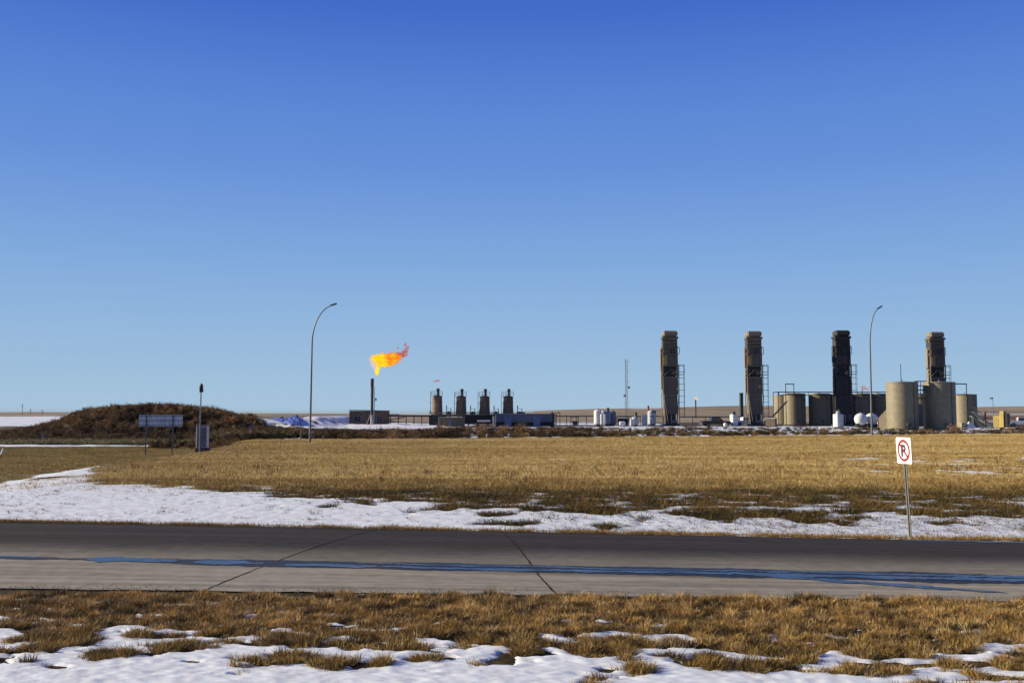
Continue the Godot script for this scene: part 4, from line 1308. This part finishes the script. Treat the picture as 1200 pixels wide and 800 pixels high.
func blue_container():
	var t := thing("blue_container", "long blue-grey container with darker openings below", "container", spot(614.0, 191))
	var L := 10.8
	boxpart("body", Vector3(0, 1.72, 0), Vector3(L, 1.55, 2.4), "blue_grey_paint", t, Basis(), 0.04)
	boxpart("roof", Vector3(0, 2.54, 0), Vector3(L + 0.1, 0.09, 2.5), "light_grey_paint", t)
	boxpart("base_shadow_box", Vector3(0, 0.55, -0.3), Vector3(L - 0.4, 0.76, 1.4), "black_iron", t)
	for x in [-3.05, 2.45]:
		boxpart("lower_door", Vector3(x, 0.98, 1.22), Vector3(1.35, 2.6 - 0.1, 0.08), "blue_paint", t)
	for k in 24:
		var x := -5.2 + k * 0.45
		if absf(x + 3.05) < 0.75 or absf(x - 2.45) < 0.75: continue
		boxpart("rib", Vector3(x, 1.72, 1.215), Vector3(0.16, 1.4, 0.05), "blue_grey_paint", t)
	for x in [-5.2, -1.6, 0.6, 5.2]: boxpart("leg", Vector3(x, 0.45, 1.0), Vector3(0.2, 0.9, 0.2), "dark_steel", t)
	boxpart("roof_unit", Vector3(-0.6, 2.75, 0), Vector3(1.6, 0.3, 1.0), "dark_steel", t)

func black_vessel():
	vessel("pressure_vessel", "black upright vessel at the right end of the blue container", spot(647.0, 191), 0.5, 2.75, "black_iron")
	var t := thing("pipe_gate", "thin dark pipe gate right of the black upright vessel", "pipe frame", spot(653.0, 193))
	for x in [-0.35, 0.5]: barpart("upright", [Vector3(x, 0, 0), Vector3(x, 2.75, 0)], 0.07, "dark_steel", t, 6)
	barpart("crossbar", [Vector3(-0.4, 2.75, 0), Vector3(0.55, 2.75, 0)], 0.07, "dark_steel", t, 6)
	barpart("gauge_pipe", [Vector3(-0.35, 1.9, 0), Vector3(-0.05, 2.4, 0)], 0.09, "rust", t, 6)
	var s := thing("pump_skid", "small dark pump skid right of the pipe gate", "pump", spot(673.0, 216))
	boxpart("frame", Vector3(0, 0.9, 0), Vector3(1.8, 0.14, 1.0), "dark_steel", s)
	for x in [-0.8, 0.8]: boxpart("leg", Vector3(x, 0.9, 0.4), Vector3(0.12, 1.8, 0.12), "dark_steel", s)
	boxpart("motor", Vector3(0.1, 0.5, 0), Vector3(1.2, 0.7, 0.7), "blue_grey_paint", s, Basis(), 0.1)
	barpart("top_pipe", [Vector3(-1.0, 1.8, 0.4), Vector3(1.0, 1.8, 0.4)], 0.07, "dark_steel", s, 6)

func blue_tarp():
	var at := Vector3(X(338.0, 180), 0, -180)
	var t := thing("blue_tarp", "crumpled blue tarp spread on the snowy slope beside the mound", "tarp", at)
	var b := MB.new()
	var g := []
	for j in 19:
		var v := j / 18.0
		for i in 27:
			var u := i / 26.0
			var d := lerpf(192.0, 171.0, v)
			var px := lerpf(lerpf(317.0, 352.0, u), lerpf(341.0, 354.0, u), v) + 1.6 * nz[1].get_noise_2d(v * 3.0 + 5.0, u * 3.0)
			var x := X(px, d)
			var edge := minf(minf(u, 1.0 - u), minf(v, 1.0 - v)) * 6.0
			var y := H(x, d) + 0.22 + minf(1.0, edge) * (0.3 + 0.5 * absf(nz[2].get_noise_2d(u * 4.0, v * 4.0)) + 0.16 * nz[1].get_noise_2d(u * 11.0, v * 11.0))
			g.append(Vector3(x - at.x, y, -d - at.z))
	for j in 18:
		for i in 26:
			b.quad(g[(j + 1) * 27 + i], g[(j + 1) * 27 + i + 1], g[j * 27 + i + 1], g[j * 27 + i])
	part("sheet", b, "tarp_blue", t)
	for p in [Vector3(-3.0, 0, -8.5), Vector3(0.5, 0, -5.0), Vector3(0.0, 0, 4.0)]:
		boxpart("weight", Vector3(p.x, H(at.x + p.x, 180 - p.z) + 0.75, p.z), Vector3(0.5, 0.25, 0.4), "tyre", t, Basis(Vector3.UP, p.x), 0.06)

# ---------------------------------------------------------------- beside the road and along the field
func make_roadside():
	no_parking_sign()
	var a := spot(364.0, 88.6)
	street_lamp("tall curved street lamp on the left, by the snowy slope", a, 12.35, 1.6, 0.05)
	street_lamp("tall curved street lamp on the right, before the tanks", spot(1020.5, 96.0), 12.35, 0.8, 0.03)
	camera_mast()
	sign_from_behind()
	small_posts()

func street_lamp(label: String, at: Vector3, h: float, reach: float, lean: float):
	var t := thing("street_lamp", label, "street lamp", at)
	var p := []
	var r := []
	for k in 8:
		p.append(Vector3(0.0, h * 0.72 * k / 7.0, 0)); r.append(lerpf(0.1, 0.07, k / 7.0))
	for k in range(1, 13):
		var a := k / 12.0 * PI * 0.43
		p.append(Vector3(reach * (1.0 - cos(a)) / (1.0 - cos(PI * 0.43)), h * 0.72 + h * 0.27 * sin(a) / sin(PI * 0.43), 0.0)); r.append(lerpf(0.07, 0.04, k / 12.0))
	barpart("pole", p, r, "galvanised", t, 14)
	var e: Vector3 = p[-1]
	var dir: Vector3 = (p[-1] - p[-2]).normalized()
	var hd := MB.new()
	hd.box(e + dir * 0.28, Vector3(0.62, 0.11, 0.24), Basis(Vector3.BACK, atan2(dir.y, dir.x) * 0.7), 0.04)
	part("lamp_head", hd, "dark_steel", t)
	boxpart("lens", e + dir * 0.3 + Vector3(0.02, -0.075, 0), Vector3(0.36, 0.04, 0.18), "lens", t, Basis(Vector3.BACK, atan2(dir.y, dir.x) * 0.7))
	boxpart("base_plate", Vector3(0, 0.03, 0), Vector3(0.42, 0.06, 0.42), "galvanised", t)
	boxpart("hand_hole", Vector3(0.0, 0.7, 0.112), Vector3(0.1, 0.2, 0.03), "grey_steel", t)
	t.rotation.z = -lean * 0.15

func no_parking_sign():
	var at := Vector3(8.79, 0, -22.2)
	at.y = H(at.x, 22.2) - 0.06
	var t := thing("no_parking_sign", "white no parking sign on a leaning steel post by the road", "road sign", at)
	t.basis = Basis(Vector3.BACK, 0.042) * Basis(Vector3.UP, deg_to_rad(-80.0))
	var p := MB.new()
	# u-shaped steel post
	p.box(Vector3(0, 1.1, -0.022), Vector3(0.05, 2.2, 0.006))
	p.box(Vector3(-0.027, 1.1, -0.008), Vector3(0.006, 2.2, 0.03))
	p.box(Vector3(0.027, 1.1, -0.008), Vector3(0.006, 2.2, 0.03))
	p.box(Vector3(-0.042, 1.1, 0.004), Vector3(0.03, 2.2, 0.005))
	p.box(Vector3(0.042, 1.1, 0.004), Vector3(0.03, 2.2, 0.005))
	part("post", p, "post_steel", t)
	var y := 2.0
	var pl := MB.new()
	var poly := PackedVector2Array()
	var corners := [Vector2(1, 1), Vector2(-1, 1), Vector2(-1, -1), Vector2(1, -1)]
	for q in 4:
		for k in 5:
			var a := (k / 4.0 + q) * PI / 2
			poly.append(Vector2(0, y) + corners[q] * 0.25 + Vector2(cos(a), sin(a)) * 0.04)
	pl.prism(poly, 0.008, 0.012)
	var plate := part("plate", pl, "sign_white", t)
	var ring := MB.new()
	ring.ring(0.185, 0.243, 0.0125, 0.0145, 56, 0.0, TAU, 0.0, y)
	part("prohibition_ring", ring, "sign_red", plate)
	var le := MB.new()
	le.box(Vector3(-0.072, y - 0.005, 0.0135), Vector3(0.07, 0.27, 0.002))
	le.ring(0.025, 0.085, 0.0125, 0.0145, 20, -PI / 2, PI / 2, 0.0, y + 0.045)
	le.box(Vector3(-0.0185, y + 0.1, 0.0135), Vector3(0.037, 0.06, 0.002))
	le.box(Vector3(-0.0185, y - 0.01, 0.0135), Vector3(0.037, 0.06, 0.002))
	part("letter", le, "sign_black", plate)
	var sl := MB.new()
	sl.box(Vector3(0, y, 0.0165), Vector3(0.42, 0.05, 0.002), Basis(Vector3.BACK, -PI / 4))
	part("prohibition_slash", sl, "sign_red", plate)
	for k in [0.2, -0.2]:
		barpart("bolt", [Vector3(0, y + k, 0.011), Vector3(0, y + k, 0.019)], 0.009, "galvanised", t, 8)

func camera_mast():
	var at := spot(239.0, 66.0)
	var t := thing("roadside_cabinet", "grey metal cabinet on a dark concrete base in the grass", "cabinet", at)
	boxpart("plinth", Vector3(0, 0.16, 0), Vector3(0.82, 0.4, 0.7), "dark_concrete", t, Basis(), 0.02)
	boxpart("body", Vector3(0, 1.06, 0), Vector3(0.68, 1.4, 0.5), "light_grey_paint", t, Basis(), 0.02)
	boxpart("door", Vector3(0, 1.05, 0.26), Vector3(0.58, 1.26, 0.03), "blue_grey_paint", t, Basis(), 0.01)
	boxpart("hood", Vector3(0, 1.8, 0), Vector3(0.76, 0.08, 0.58), "grey_steel", t, Basis(), 0.02)
	for x in [-0.36, 0.36]: boxpart("edge_trim", Vector3(x, 1.08, 0.26), Vector3(0.035, 1.42, 0.05), "white_paint", t)
	boxpart("handle", Vector3(0.2, 1.05, 0.29), Vector3(0.03, 0.16, 0.04), "dark_steel", t)
	var p := at + Vector3(-0.02, 0, 0.55)
	var m := thing("camera_mast", "thin mast topped by a small dark camera, at the cabinet", "mast", p)
	barpart("pole", [Vector3(0, 0, 0), Vector3(0, 4.1, 0)], [0.05, 0.04], "galvanised", m, 10)
	boxpart("camera_housing", Vector3(0.04, 4.25, 0), Vector3(0.16, 0.5, 0.22), "dark_steel", m, Basis(Vector3.BACK, 0.06), 0.03)
	boxpart("sun_shield", Vector3(-0.07, 4.2, 0), Vector3(0.05, 0.42, 0.26), "white_paint", m, Basis(), 0.01)
	barpart("top_cap", [Vector3(0.02, 4.48, 0), Vector3(0.02, 4.58, 0)], 0.06, "dark_steel", m)

func sign_from_behind():
	var d := 84.0
	var at := spot(189.0, d)
	at.y = 0
	var t := thing("highway_sign", "wide highway sign seen from behind on two posts", "road sign", at, 0.06)
	var y0 := 2.5 + (485.0 - 499.5) * d / 1167.0
	var y1 := 2.5 + (485.0 - 486.0) * d / 1167.0
	boxpart("panel", Vector3(0, (y0 + y1) / 2, -0.06), Vector3(3.6, y1 - y0, 0.04), "sign_back", t)
	for y in [y0 + 0.1, (y0 + y1) / 2, y1 - 0.1]:
		boxpart("stiffener", Vector3(0, y, -0.02), Vector3(3.56, 0.06, 0.04), "grey_steel", t)
	for x in [-1.15, 1.05]:
		boxpart("post", Vector3(x, (y1 - 1.3) / 2.0 - 0.02, 0.06), Vector3(0.085, y1 + 1.3, 0.085), "post_steel", t)

func small_posts():
	var specs := [[52.0, 112.0, 1.15, "short marker post with a small blue plate, before the mound", true], [113.5, 113.0, 1.0, "thin wooden marker post at the foot of the mound", false], [30.0, 118.0, 0.9, "low marker post at the left end of the verge", false], [295.0, 108.0, 1.3, "thin pale post at the right end of the mound", true], [353.5, 93.0, 1.25, "thin wooden stake left of the left street lamp", false], [130.0, 116.0, 0.9, "low post behind the highway sign", false]]
	for s in specs:
		var t := thing("marker_post", s[3], "marker post", spot(s[0], s[1]))
		barpart("post", [Vector3(0, -0.1, 0), Vector3(0.02, s[2], 0)], 0.05, "wood_pole" if not s[4] else "galvanised", t, 8)
		boxpart("cap", Vector3(0.02, s[2] + 0.02, 0), Vector3(0.13, 0.05, 0.13), "wood_pole", t)
		if s[4]: boxpart("plate", Vector3(0, s[2] - 0.15, 0.07), Vector3(0.4, 0.3, 0.02), "blue_paint", t)
	var o := thing("warning_marker", "leaning orange and white marker at the left edge of the grass", "marker post", spot(1.5, 70.0))
	o.rotation.z = -0.38
	barpart("post", [Vector3(0, -0.1, 0), Vector3(0, 0.45, 0)], 0.07, "orange", o, 10)
	barpart("reflective_sleeve", [Vector3(0, 0.45, 0), Vector3(0, 0.85, 0)], 0.072, "white_paint", o, 10)
	var up: Node3D = null
	for q in [[27.0, 900.0, 9.0, "tallest utility pole on the far left ridge"], [36.5, 1000.0, 5.2, "short dark pole on the far left ridge"], [50.5, 950.0, 4.5, "squat pole with a wide bar on the far left ridge"]]:
		var u := thing("utility_pole", q[3], "utility pole", spot(q[0], q[1]))
		barpart("pole", [Vector3(0, 0, 0), Vector3(0, q[2], 0)], 0.2, "wood_pole", u, 8)
		for y in [q[2] - 0.6, q[2] - 2.0]:
			boxpart("crossarm", Vector3(0, y, 0), Vector3(3.0, 0.2, 0.2), "wood_pole", u)

# ---------------------------------------------------------------- plants
func blades(n: int, h: float, spread: float, w: float, bend: float, sd: int) -> ArrayMesh:
	var r := RandomNumberGenerator.new()
	r.seed = sd
	var b := MB.new()
	for k in n:
		var a := r.randf() * TAU
		var q := sqrt(r.randf()) * spread
		var p := Vector3(cos(a) * q, -0.02, sin(a) * q)
		var out := Vector3(cos(a + r.randf_range(-1, 1)), 0, sin(a + r.randf_range(-1, 1)))
		var hh := h * r.randf_range(0.5, 1.15)
		var t := r.randf() * TAU
		var s := Vector3(cos(t), 0, sin(t)) * w * r.randf_range(0.6, 1.2)
		var m := p + Vector3.UP * hh * 0.55 + out * bend * hh * 0.3
		var e := p + Vector3.UP * hh * r.randf_range(0.8, 1.0) + out * bend * hh * r.randf_range(0.6, 1.2)
		var n0 := b.v.size()
		b.quad(p - s, p + s, m + s * 0.8, m - s * 0.8)
		b.tri(m - s * 0.8, m + s * 0.8, e)
		var tone := r.randf_range(0.62, 1.25)
		var c := Color(tone, tone * r.randf_range(0.9, 1.05), tone * r.randf_range(0.75, 1.15))
		for i in b.v.size() - n0: b.c.append(c)
	return b.mesh()

func twigs(n: int, sd: int, leaf := 0.12, up := 0.5) -> ArrayMesh:   # a scrubby bush about 1 m high and 1.3 m wide
	var r := RandomNumberGenerator.new()
	r.seed = sd
	var b := MB.new()
	for k in n:
		var a := r.randf() * TAU
		var e := asin(r.randf())
		var dir := Vector3(cos(a) * cos(e), sin(e), sin(a) * cos(e))
		var q := pow(r.randf(), 0.45)
		var lump := 0.75 + 0.35 * sin(a * 3.0 + sd) * cos(e * 2.0 + sd)
		var p := Vector3(dir.x * 0.66, dir.y * 0.95, dir.z * 0.66) * q * lump
		var g := (dir + Vector3(r.randf_range(-1, 1), r.randf_range(-0.4, 1.0) * up * 2.0, r.randf_range(-1, 1)) * 0.8).normalized()
		var s := g.cross(Vector3(r.randf_range(-1, 1), r.randf_range(-1, 1), r.randf_range(-1, 1))).normalized()
		var l := leaf * r.randf_range(0.7, 1.8)
		var w := leaf * r.randf_range(0.25, 0.6)
		var n0 := b.v.size()
		b.quad(p - s * w, p + g * l * 0.5 - s * w * 1.1, p + g * l, p + g * l * 0.4 + s * w)
		var tone := r.randf_range(0.55, 1.35)
		var c := Color(tone, tone * r.randf_range(0.88, 1.06), tone * r.randf_range(0.8, 1.1))
		for i in b.v.size() - n0: b.c.append(c)
	for k in 10:
		var a := r.randf() * TAU
		var e2 := Vector3(cos(a) * 0.45, r.randf_range(0.4, 0.85), sin(a) * 0.45)
		var n0 := b.v.size()
		b.tube([Vector3(0, -0.05, 0), e2 * 0.5 + Vector3(0, 0.1, 0), e2], [0.03, 0.02, 0.008], 4, false)
		for i in b.v.size() - n0: b.c.append(Color(0.6, 0.55, 0.5))
	return b.mesh()

func scatter(called: String, label: String, meshes: Array, m: String, count: int, gen: Callable):
	var lots := []
	for k in meshes.size(): lots.append([[], []])
	for k in count:
		var g = gen.call()
		if g == null: continue
		var x: float = g[0]
		var d: float = g[1]
		var bs := Basis(Vector3.UP, rng.randf() * TAU).scaled(Vector3(g[2], g[3], g[2]))
		var lean := Basis(Vector3(rng.randf_range(-1, 1), 0, rng.randf_range(-1, 1)).normalized(), rng.randf() * 0.18)
		var lot = lots[k % meshes.size()]
		lot[0].append(Transform3D(lean * bs, Vector3(x, H(x, d) + (g[5] if g.size() > 5 else 0.0), -d)))
		lot[1].append(g[4])
	for k in meshes.size():
		var lot = lots[k]
		if lot[0].is_empty(): continue
		var mm := MultiMesh.new()
		mm.transform_format = MultiMesh.TRANSFORM_3D
		mm.use_colors = true
		mm.mesh = meshes[k]
		mm.instance_count = lot[0].size()
		for i in lot[0].size():
			mm.set_instance_transform(i, lot[0][i])
			mm.set_instance_color(i, lot[1][i])
		var o := MultiMeshInstance3D.new()
		o.name = numbered(called)
		o.multimesh = mm
		o.material_override = M[m]
		add_child(o)
		tag(o, label, "", "", "stuff")

func tint(a: Color, b: Color, t: float, dev := 0.2) -> Color:
	var c := a.lerp(b, clampf(t, 0.0, 1.0)) * (1.0 + rng.randf_range(-dev, dev))
	c.a = 1.0
	return c

func make_scrub():
	var bm := [twigs(230, 1, 0.075), twigs(230, 2, 0.075), twigs(200, 3, 0.095), twigs(260, 4, 0.065)]
	# the mound's cover
	scatter("mound_scrub", "rust brown scrub covering the mound", bm, "twig", 12000, func():
		var x := rng.randf_range(-92, -27)
		var d := rng.randf_range(122, 206)
		if d > 152 and rng.randf() < 0.6: return null
		if d > 130.0 and table(MOUND, x + lerpf(0.24, 0.38, smoothstep(-40.0, -62.0, x)) * (d - 140.0)) < (0.9 if x > -50.0 else 0.3): return null
		var n: float = nz[0].get_noise_2d(x * 0.13, d * 0.13)
		var lowfoot := smoothstep(1.2, 0.2, H(x, d))
		var c := tint(Color(0.30, 0.185, 0.085), Color(0.41, 0.27, 0.13), n + 0.4, 0.3)
		if n < -0.12: c = tint(Color(0.09, 0.066, 0.036), Color(0.18, 0.115, 0.058), rng.randf(), 0.3)
		c = c.lerp(Color(0.29, 0.205, 0.11) * rng.randf_range(0.6, 1.1), lowfoot * 0.75)
		c.a = 1.0
		var s := rng.randf_range(0.5, 1.05)
		return [x, d, s, s * rng.randf_range(0.7, 1.3), c])
	scatter("verge_grass", "grey-green verge grass in front of the mound", [blades(26, 0.5, 0.5, 0.035, 0.5, 71)], "blade", 5200, func():
		var x := rng.randf_range(-75, -24)
		var d := rng.randf_range(109.5, 124)
		return [x, d, 1.0, rng.randf_range(0.7, 1.2), tint(Color(0.24, 0.21, 0.09), Color(0.34, 0.28, 0.14), rng.randf())])
	# scrub between the field's crest and the yard
	scatter("yard_scrub", "low brown scrub and weeds before the yard", bm, "twig", 5600, func():
		var d := rng.randf_range(97, 172)
		var x := rng.randf_range(-0.36, 0.58) * d
		if x < -12.0 and d > 142.0: return null
		if snow(x, d) > -0.01 and rng.randf() < 0.95: return null
		var n: float = nz[3].get_noise_2d(x * 0.11, d * 0.11)
		var c := tint(Color(0.21, 0.13, 0.06), Color(0.30, 0.20, 0.10), n + 0.4, 0.35)
		if n < 0.08: c = tint(Color(0.045, 0.04, 0.026), Color(0.12, 0.08, 0.045), rng.randf(), 0.3)
		if n < -0.3: c = tint(Color(0.035, 0.04, 0.03), Color(0.07, 0.065, 0.04), rng.randf(), 0.3)
		var s := rng.randf_range(0.45, 1.0) * (1.0 if n > -0.3 else 0.8) * (1.35 if x < -6.0 else 1.0)
		return [x, d, s, s * rng.randf_range(0.45, 0.9) * (1.0 if d < 125.0 else 0.8), c])
	# single bushes one can pick out
	var picks := [[271.0, 131.0, 1.9, 1.5, 0.42, 0.22, 0.08, "round orange-brown bush at the right foot of the mound"], [345.0, 135.0, 2.0, 1.5, 0.26, 0.17, 0.09, "brown bush left of the left street lamp, by the snow"], [377.0, 130.0, 1.9, 1.2, 0.27, 0.16, 0.10, "reddish tan bush just right of the left street lamp"], [462.0, 128.0, 2.4, 1.5, 0.30, 0.19, 0.10, "tan bush right of the brown shed"], [520.0, 140.0, 3.6, 1.9, 0.28, 0.18, 0.085, "wide tan brush heap under the leftmost heater stack"], [565.0, 138.0, 2.2, 1.9, 0.33, 0.20, 0.10, "tan bush under the third heater stack"], [590.0, 142.0, 2.0, 1.7, 0.33, 0.20, 0.10, "small tan bush at the left half of the blue container"], [612.0, 140.0, 2.9, 1.9, 0.30, 0.20, 0.10, "big round tan bush before the blue container"], [660.0, 136.0, 1.9, 1.4, 0.20, 0.11, 0.05, "brown bush right of the pipe gate"], [1118.0, 132.0, 2.2, 1.6, 0.36, 0.23, 0.11, "tan bush in the snow below the right front tank"], [1079.0, 138.0, 1.6, 1.2, 0.27, 0.19, 0.10, "small bush in the gap between the front tanks"], [1180.0, 130.0, 1.8, 1.1, 0.34, 0.22, 0.08, "orange-tan bush under the yellow container"], [796.0, 150.0, 1.7, 1.1, 0.20, 0.10, 0.05, "rust bush at the foot of the first tower"], [905.0, 145.0, 1.9, 1.2, 0.16, 0.10, 0.06, "brown bush in front of the beige box"], [70.0, 126.0, 2.6, 1.7, 0.10, 0.05, 0.03, "dark bush at the left foot of the mound"], [950.0, 146.0, 2.2, 1.3, 0.08, 0.06, 0.04, "dark bush before the second rear tank"]]
	for k in picks.size():
		var p: Array = picks[k]
		var m := mat("bush_%d" % k, (Color(p[4], p[5], p[6]) * 1.1).linear_to_srgb(), 0.9, 0.0, false)
		m.vertex_color_use_as_albedo = true
		m.metallic_specular = 0.2
		var t := thing("bush", p[7], "bush", spot(p[0], p[1] * (0.84 if k > 0 and k != 14 else 1.0)), k * 1.3)
		var o := part("foliage", twigs(800, 40 + k, 0.05, 0.8), "bush_%d" % k, t)
		o.scale = Vector3(p[2] * 0.72, p[3] * 0.95, p[2] * 0.72)
		var st := MB.new()
		for q in 6: st.tube([Vector3(0, -0.1, 0), Vector3(cos(q * 1.05) * 0.4 * p[2] * 0.5, p[3] * 0.6, sin(q * 1.05) * 0.4 * p[2] * 0.5)], [0.04, 0.012], 5)
		part("stem", st, "wood_pole", t)

func make_grass():
	var near := [blades(34, 0.095, 0.07, 0.0034, 0.7, 101), blades(30, 0.12, 0.055, 0.0034, 0.6, 102), blades(38, 0.08, 0.085, 0.0036, 1.0, 103), blades(26, 0.14, 0.05, 0.0032, 0.55, 104)]
	var tuft := {"left": 0, "x": 0.0, "d": 0.0, "r": 0.1, "h": 1.0, "c": Color()}
	scatter("tussock_grass", "golden brown tussock grass between the road and the viewer", near, "blade", 64000, func():
		if tuft.left == 0:
			tuft.x = rng.randf_range(-12, 12)
			tuft.d = rng.randf_range(7.8, 13.9)
			tuft.left = rng.randi_range(8, 22)
			tuft.r = rng.randf_range(0.05, 0.13)
			tuft.h = rng.randf_range(0.7, 1.4)
			var n: float = nz[1].get_noise_2d(tuft.x * 0.8, tuft.d * 1.1)
			tuft.c = tint(Color(0.66, 0.43, 0.145), Color(0.36, 0.215, 0.06), 0.5 + 0.9 * n, 0.3).lerp(Color(0.38, 0.25, 0.062), 0.6 * smoothstep(12.4, 10.6, tuft.d))
			if rng.randf() < 0.16: tuft.c = Color(0.15, 0.095, 0.035)
			if rng.randf() < 0.12:
				tuft.r *= 2.6
				tuft.h *= 0.6
			var sn := snow(tuft.x, tuft.d)
			tuft.bad = sn > 0.012
			if tuft.bad and sn < 0.06 and rng.randf() < 0.25:
				tuft.bad = false
				tuft.left = 3
				tuft.h = 0.45
				tuft.r = 0.05
		tuft.left -= 1
		if tuft.bad: return null
		var a := rng.randf() * TAU
		var q := sqrt(rng.randf())
		var x: float = tuft.x + cos(a) * q * tuft.r * 1.3
		var d: float = tuft.d + sin(a) * q * tuft.r
		if d > road_near(x) + 0.03 + 0.1 * nz[5].get_noise_1d(x * 1.2): return null
		var sd := snow(x, d)
		if sd > 0.035: return null
		var c: Color = tuft.c * rng.randf_range(0.75, 1.25)
		if rng.randf() < 0.12: c = Color(0.72, 0.54, 0.27)
		elif rng.randf() < 0.14: c = Color(0.13, 0.085, 0.035)
		c.a = 1.0
		var z := rng.randf_range(0.8, 1.15)
		return [x, d, z, z * tuft.h * (1.15 - 0.5 * q), c])
	var mid := [blades(30, 0.13, 0.2, 0.007, 0.9, 111), blades(28, 0.17, 0.16, 0.007, 0.8, 112), blades(30, 0.11, 0.22, 0.007, 1.1, 113)]
	# the fringe right at the pavement's far edge
	scatter("fringe_grass", "thin fringe of dry grass along the far road edge", [blades(18, 0.13, 0.16, 0.006, 0.6, 121)], "blade", 5200, func():
		var x := rng.randf_range(-22, 18)
		var o := 0.18 + 0.28 * smoothstep(-1.0, 4.0, x) + 0.13 * rng.randfn()
		if o < 0.02: return null
		if nz[2].get_noise_1d(x * 0.7) < -0.12 and rng.randf() < 0.75: return null
		return [x, road_far(x) + o, 1.0, rng.randf_range(0.6, 1.2), tint(Color(0.5, 0.33, 0.13), Color(0.3, 0.18, 0.07), rng.randf())])
	# dark rank grass on the far bank
	scatter("bank_grass", "dark rank grass and weeds on the bank above the snow", mid, "blade", 44000, func():
		var x := rng.randf_range(-20, 20)
		var d := rng.randf_range(21.5, 35)
		if d < road_far(x) + 0.5: return null
		var s := snow(x, d)
		var thin := 0.05 + 0.35 * smoothstep(-1.0, 5.0, x)
		if s > 0.0 and rng.randf() > thin: return null
		var n: float = nz[1].get_noise_2d(x * 0.5, d * 0.5)
		var c := tint(Color(0.12, 0.09, 0.03), Color(0.26, 0.165, 0.05), 0.4 + n, 0.35)
		c = c.lerp(Color(0.46, 0.31, 0.10) * rng.randf_range(0.8, 1.15), smoothstep(28.5, 33.5, d + 2.5 * n))
		c.a = 1.0
		return [x, d, 1.0, rng.randf_range(0.55, 1.1) * (0.7 if s > 0.0 else 1.15), c])
	var far := [blades(46, 0.12, 0.44, 0.008, 1.0, 131), blades(44, 0.145, 0.4, 0.008, 0.9, 132), blades(46, 0.1, 0.48, 0.008, 1.2, 133)]
	var field := func(a: float, b: float):
		var d := sqrt(rng.randf_range(a * a, b * b))
		var x := rng.randf_range(-0.56, 0.62) * d
		if x < table(FIELD_EDGE, d) - 1.0: return null
		var s := snow(x, d)
		if s > -0.02 and rng.randf() < 0.95: return null
		var n: float = nz[0].get_noise_2d(x * 0.022, d * 0.2)
		var n2: float = nz[1].get_noise_2d(x * 0.25, d * 0.4)
		var c := tint(Color(0.78, 0.595, 0.25), Color(0.56, 0.39, 0.145), 0.45 + 1.2 * n + 0.6 * n2, 0.14)
		if rng.randf() < 0.05: c = Color(0.52, 0.26, 0.07)
		return [x, d, 1.0, rng.randf_range(0.6, 1.15) * (1.0 + 0.6 * n2), c]
	scatter("field_grass", "golden dry grass on the near part of the field", far, "blade", 60000, func(): return field.call(30.5, 60.0))
	scatter("field_grass", "golden dry grass on the far part of the field", far, "blade", 60000, func(): return field.call(60.0, 99.0))
	scatter("meadow_grass", "brownish grass on the low ground at the left", far, "blade", 26000, func():
		var d := sqrt(rng.randf_range(30.0 * 30.0, 106.0 * 106.0))
		var x := rng.randf_range(-0.64, -0.2) * d
		if x > table(FIELD_EDGE, d) + 0.5: return null
		if snow(x, d) > 0.0: return null
		var n: float = nz[0].get_noise_2d(x * 0.12, d * 0.2)
		if n > 0.18 and rng.randf() < 0.7: return null
		return [x, d, 0.9, rng.randf_range(0.5, 0.9), tint(Color(0.38, 0.28, 0.09), Color(0.60, 0.42, 0.14), 0.5 + n, 0.25)])
	scatter("weed_stalks", "scattered dark weed stalks along the near edge of the field", [blades(9, 0.42, 0.1, 0.008, 0.4, 141), blades(12, 0.32, 0.14, 0.008, 0.6, 142)], "blade", 1500, func():
		var d := rng.randf_range(26.0, 46.0) if rng.randf() < 0.6 else rng.randf_range(34.0, 92.0)
		var x := rng.randf_range(-0.5, 0.6) * d
		if x < table(FIELD_EDGE, d) or snow(x, d) > 0.0: return null
		if nz[2].get_noise_2d(x * 0.2, d * 0.2) < -0.05: return null
		return [x, d, 1.0, rng.randf_range(0.6, 1.2), tint(Color(0.12, 0.07, 0.03), Color(0.34, 0.17, 0.05), rng.randf(), 0.3)])
	var stone := flame_lobe(Vector3(0, 0.15, 0), Vector3(0.5, 0.3, 0.4), 33.0, 0.5, Vector3(), 12, 7).mesh()
	scatter("rubble", "grey stones and clods lying between the scrub before the yard", [stone], "twig", 170, func():
		var d := rng.randf_range(99, 160)
		var x := rng.randf_range(-0.2, 0.56) * d
		if nz[3].get_noise_2d(x * 0.09, d * 0.09) < 0.0: return null
		var z := rng.randf_range(0.3, 0.8)
		return [x, d, z, z, tint(Color(0.13, 0.115, 0.10), Color(0.26, 0.24, 0.215), rng.randf(), 0.2)])
	var grit := flame_lobe(Vector3(0, 0.2, 0), Vector3(0.6, 0.35, 0.5), 51.0, 0.5, Vector3(), 8, 5).mesh()
	scatter("gravel", "fine gravel and grit along both edges of the road", [grit], "twig", 7000, func():
		var x := rng.randf_range(-16, 14)
		var far_side := rng.randf() < 0.45
		var o := absf(rng.randfn()) * 0.22
		var d := road_far(x) - o + 0.15 if far_side else road_near(x) + o - 0.1
		if nz[2].get_noise_2d(x * 0.9, 7.0) < -0.1 and rng.randf() < 0.7: return null
		var z := rng.randf_range(0.006, 0.018)
		return [x, d, z, z, tint(Color(0.26, 0.22, 0.17), Color(0.42, 0.38, 0.31), rng.randf(), 0.2), 0.03])
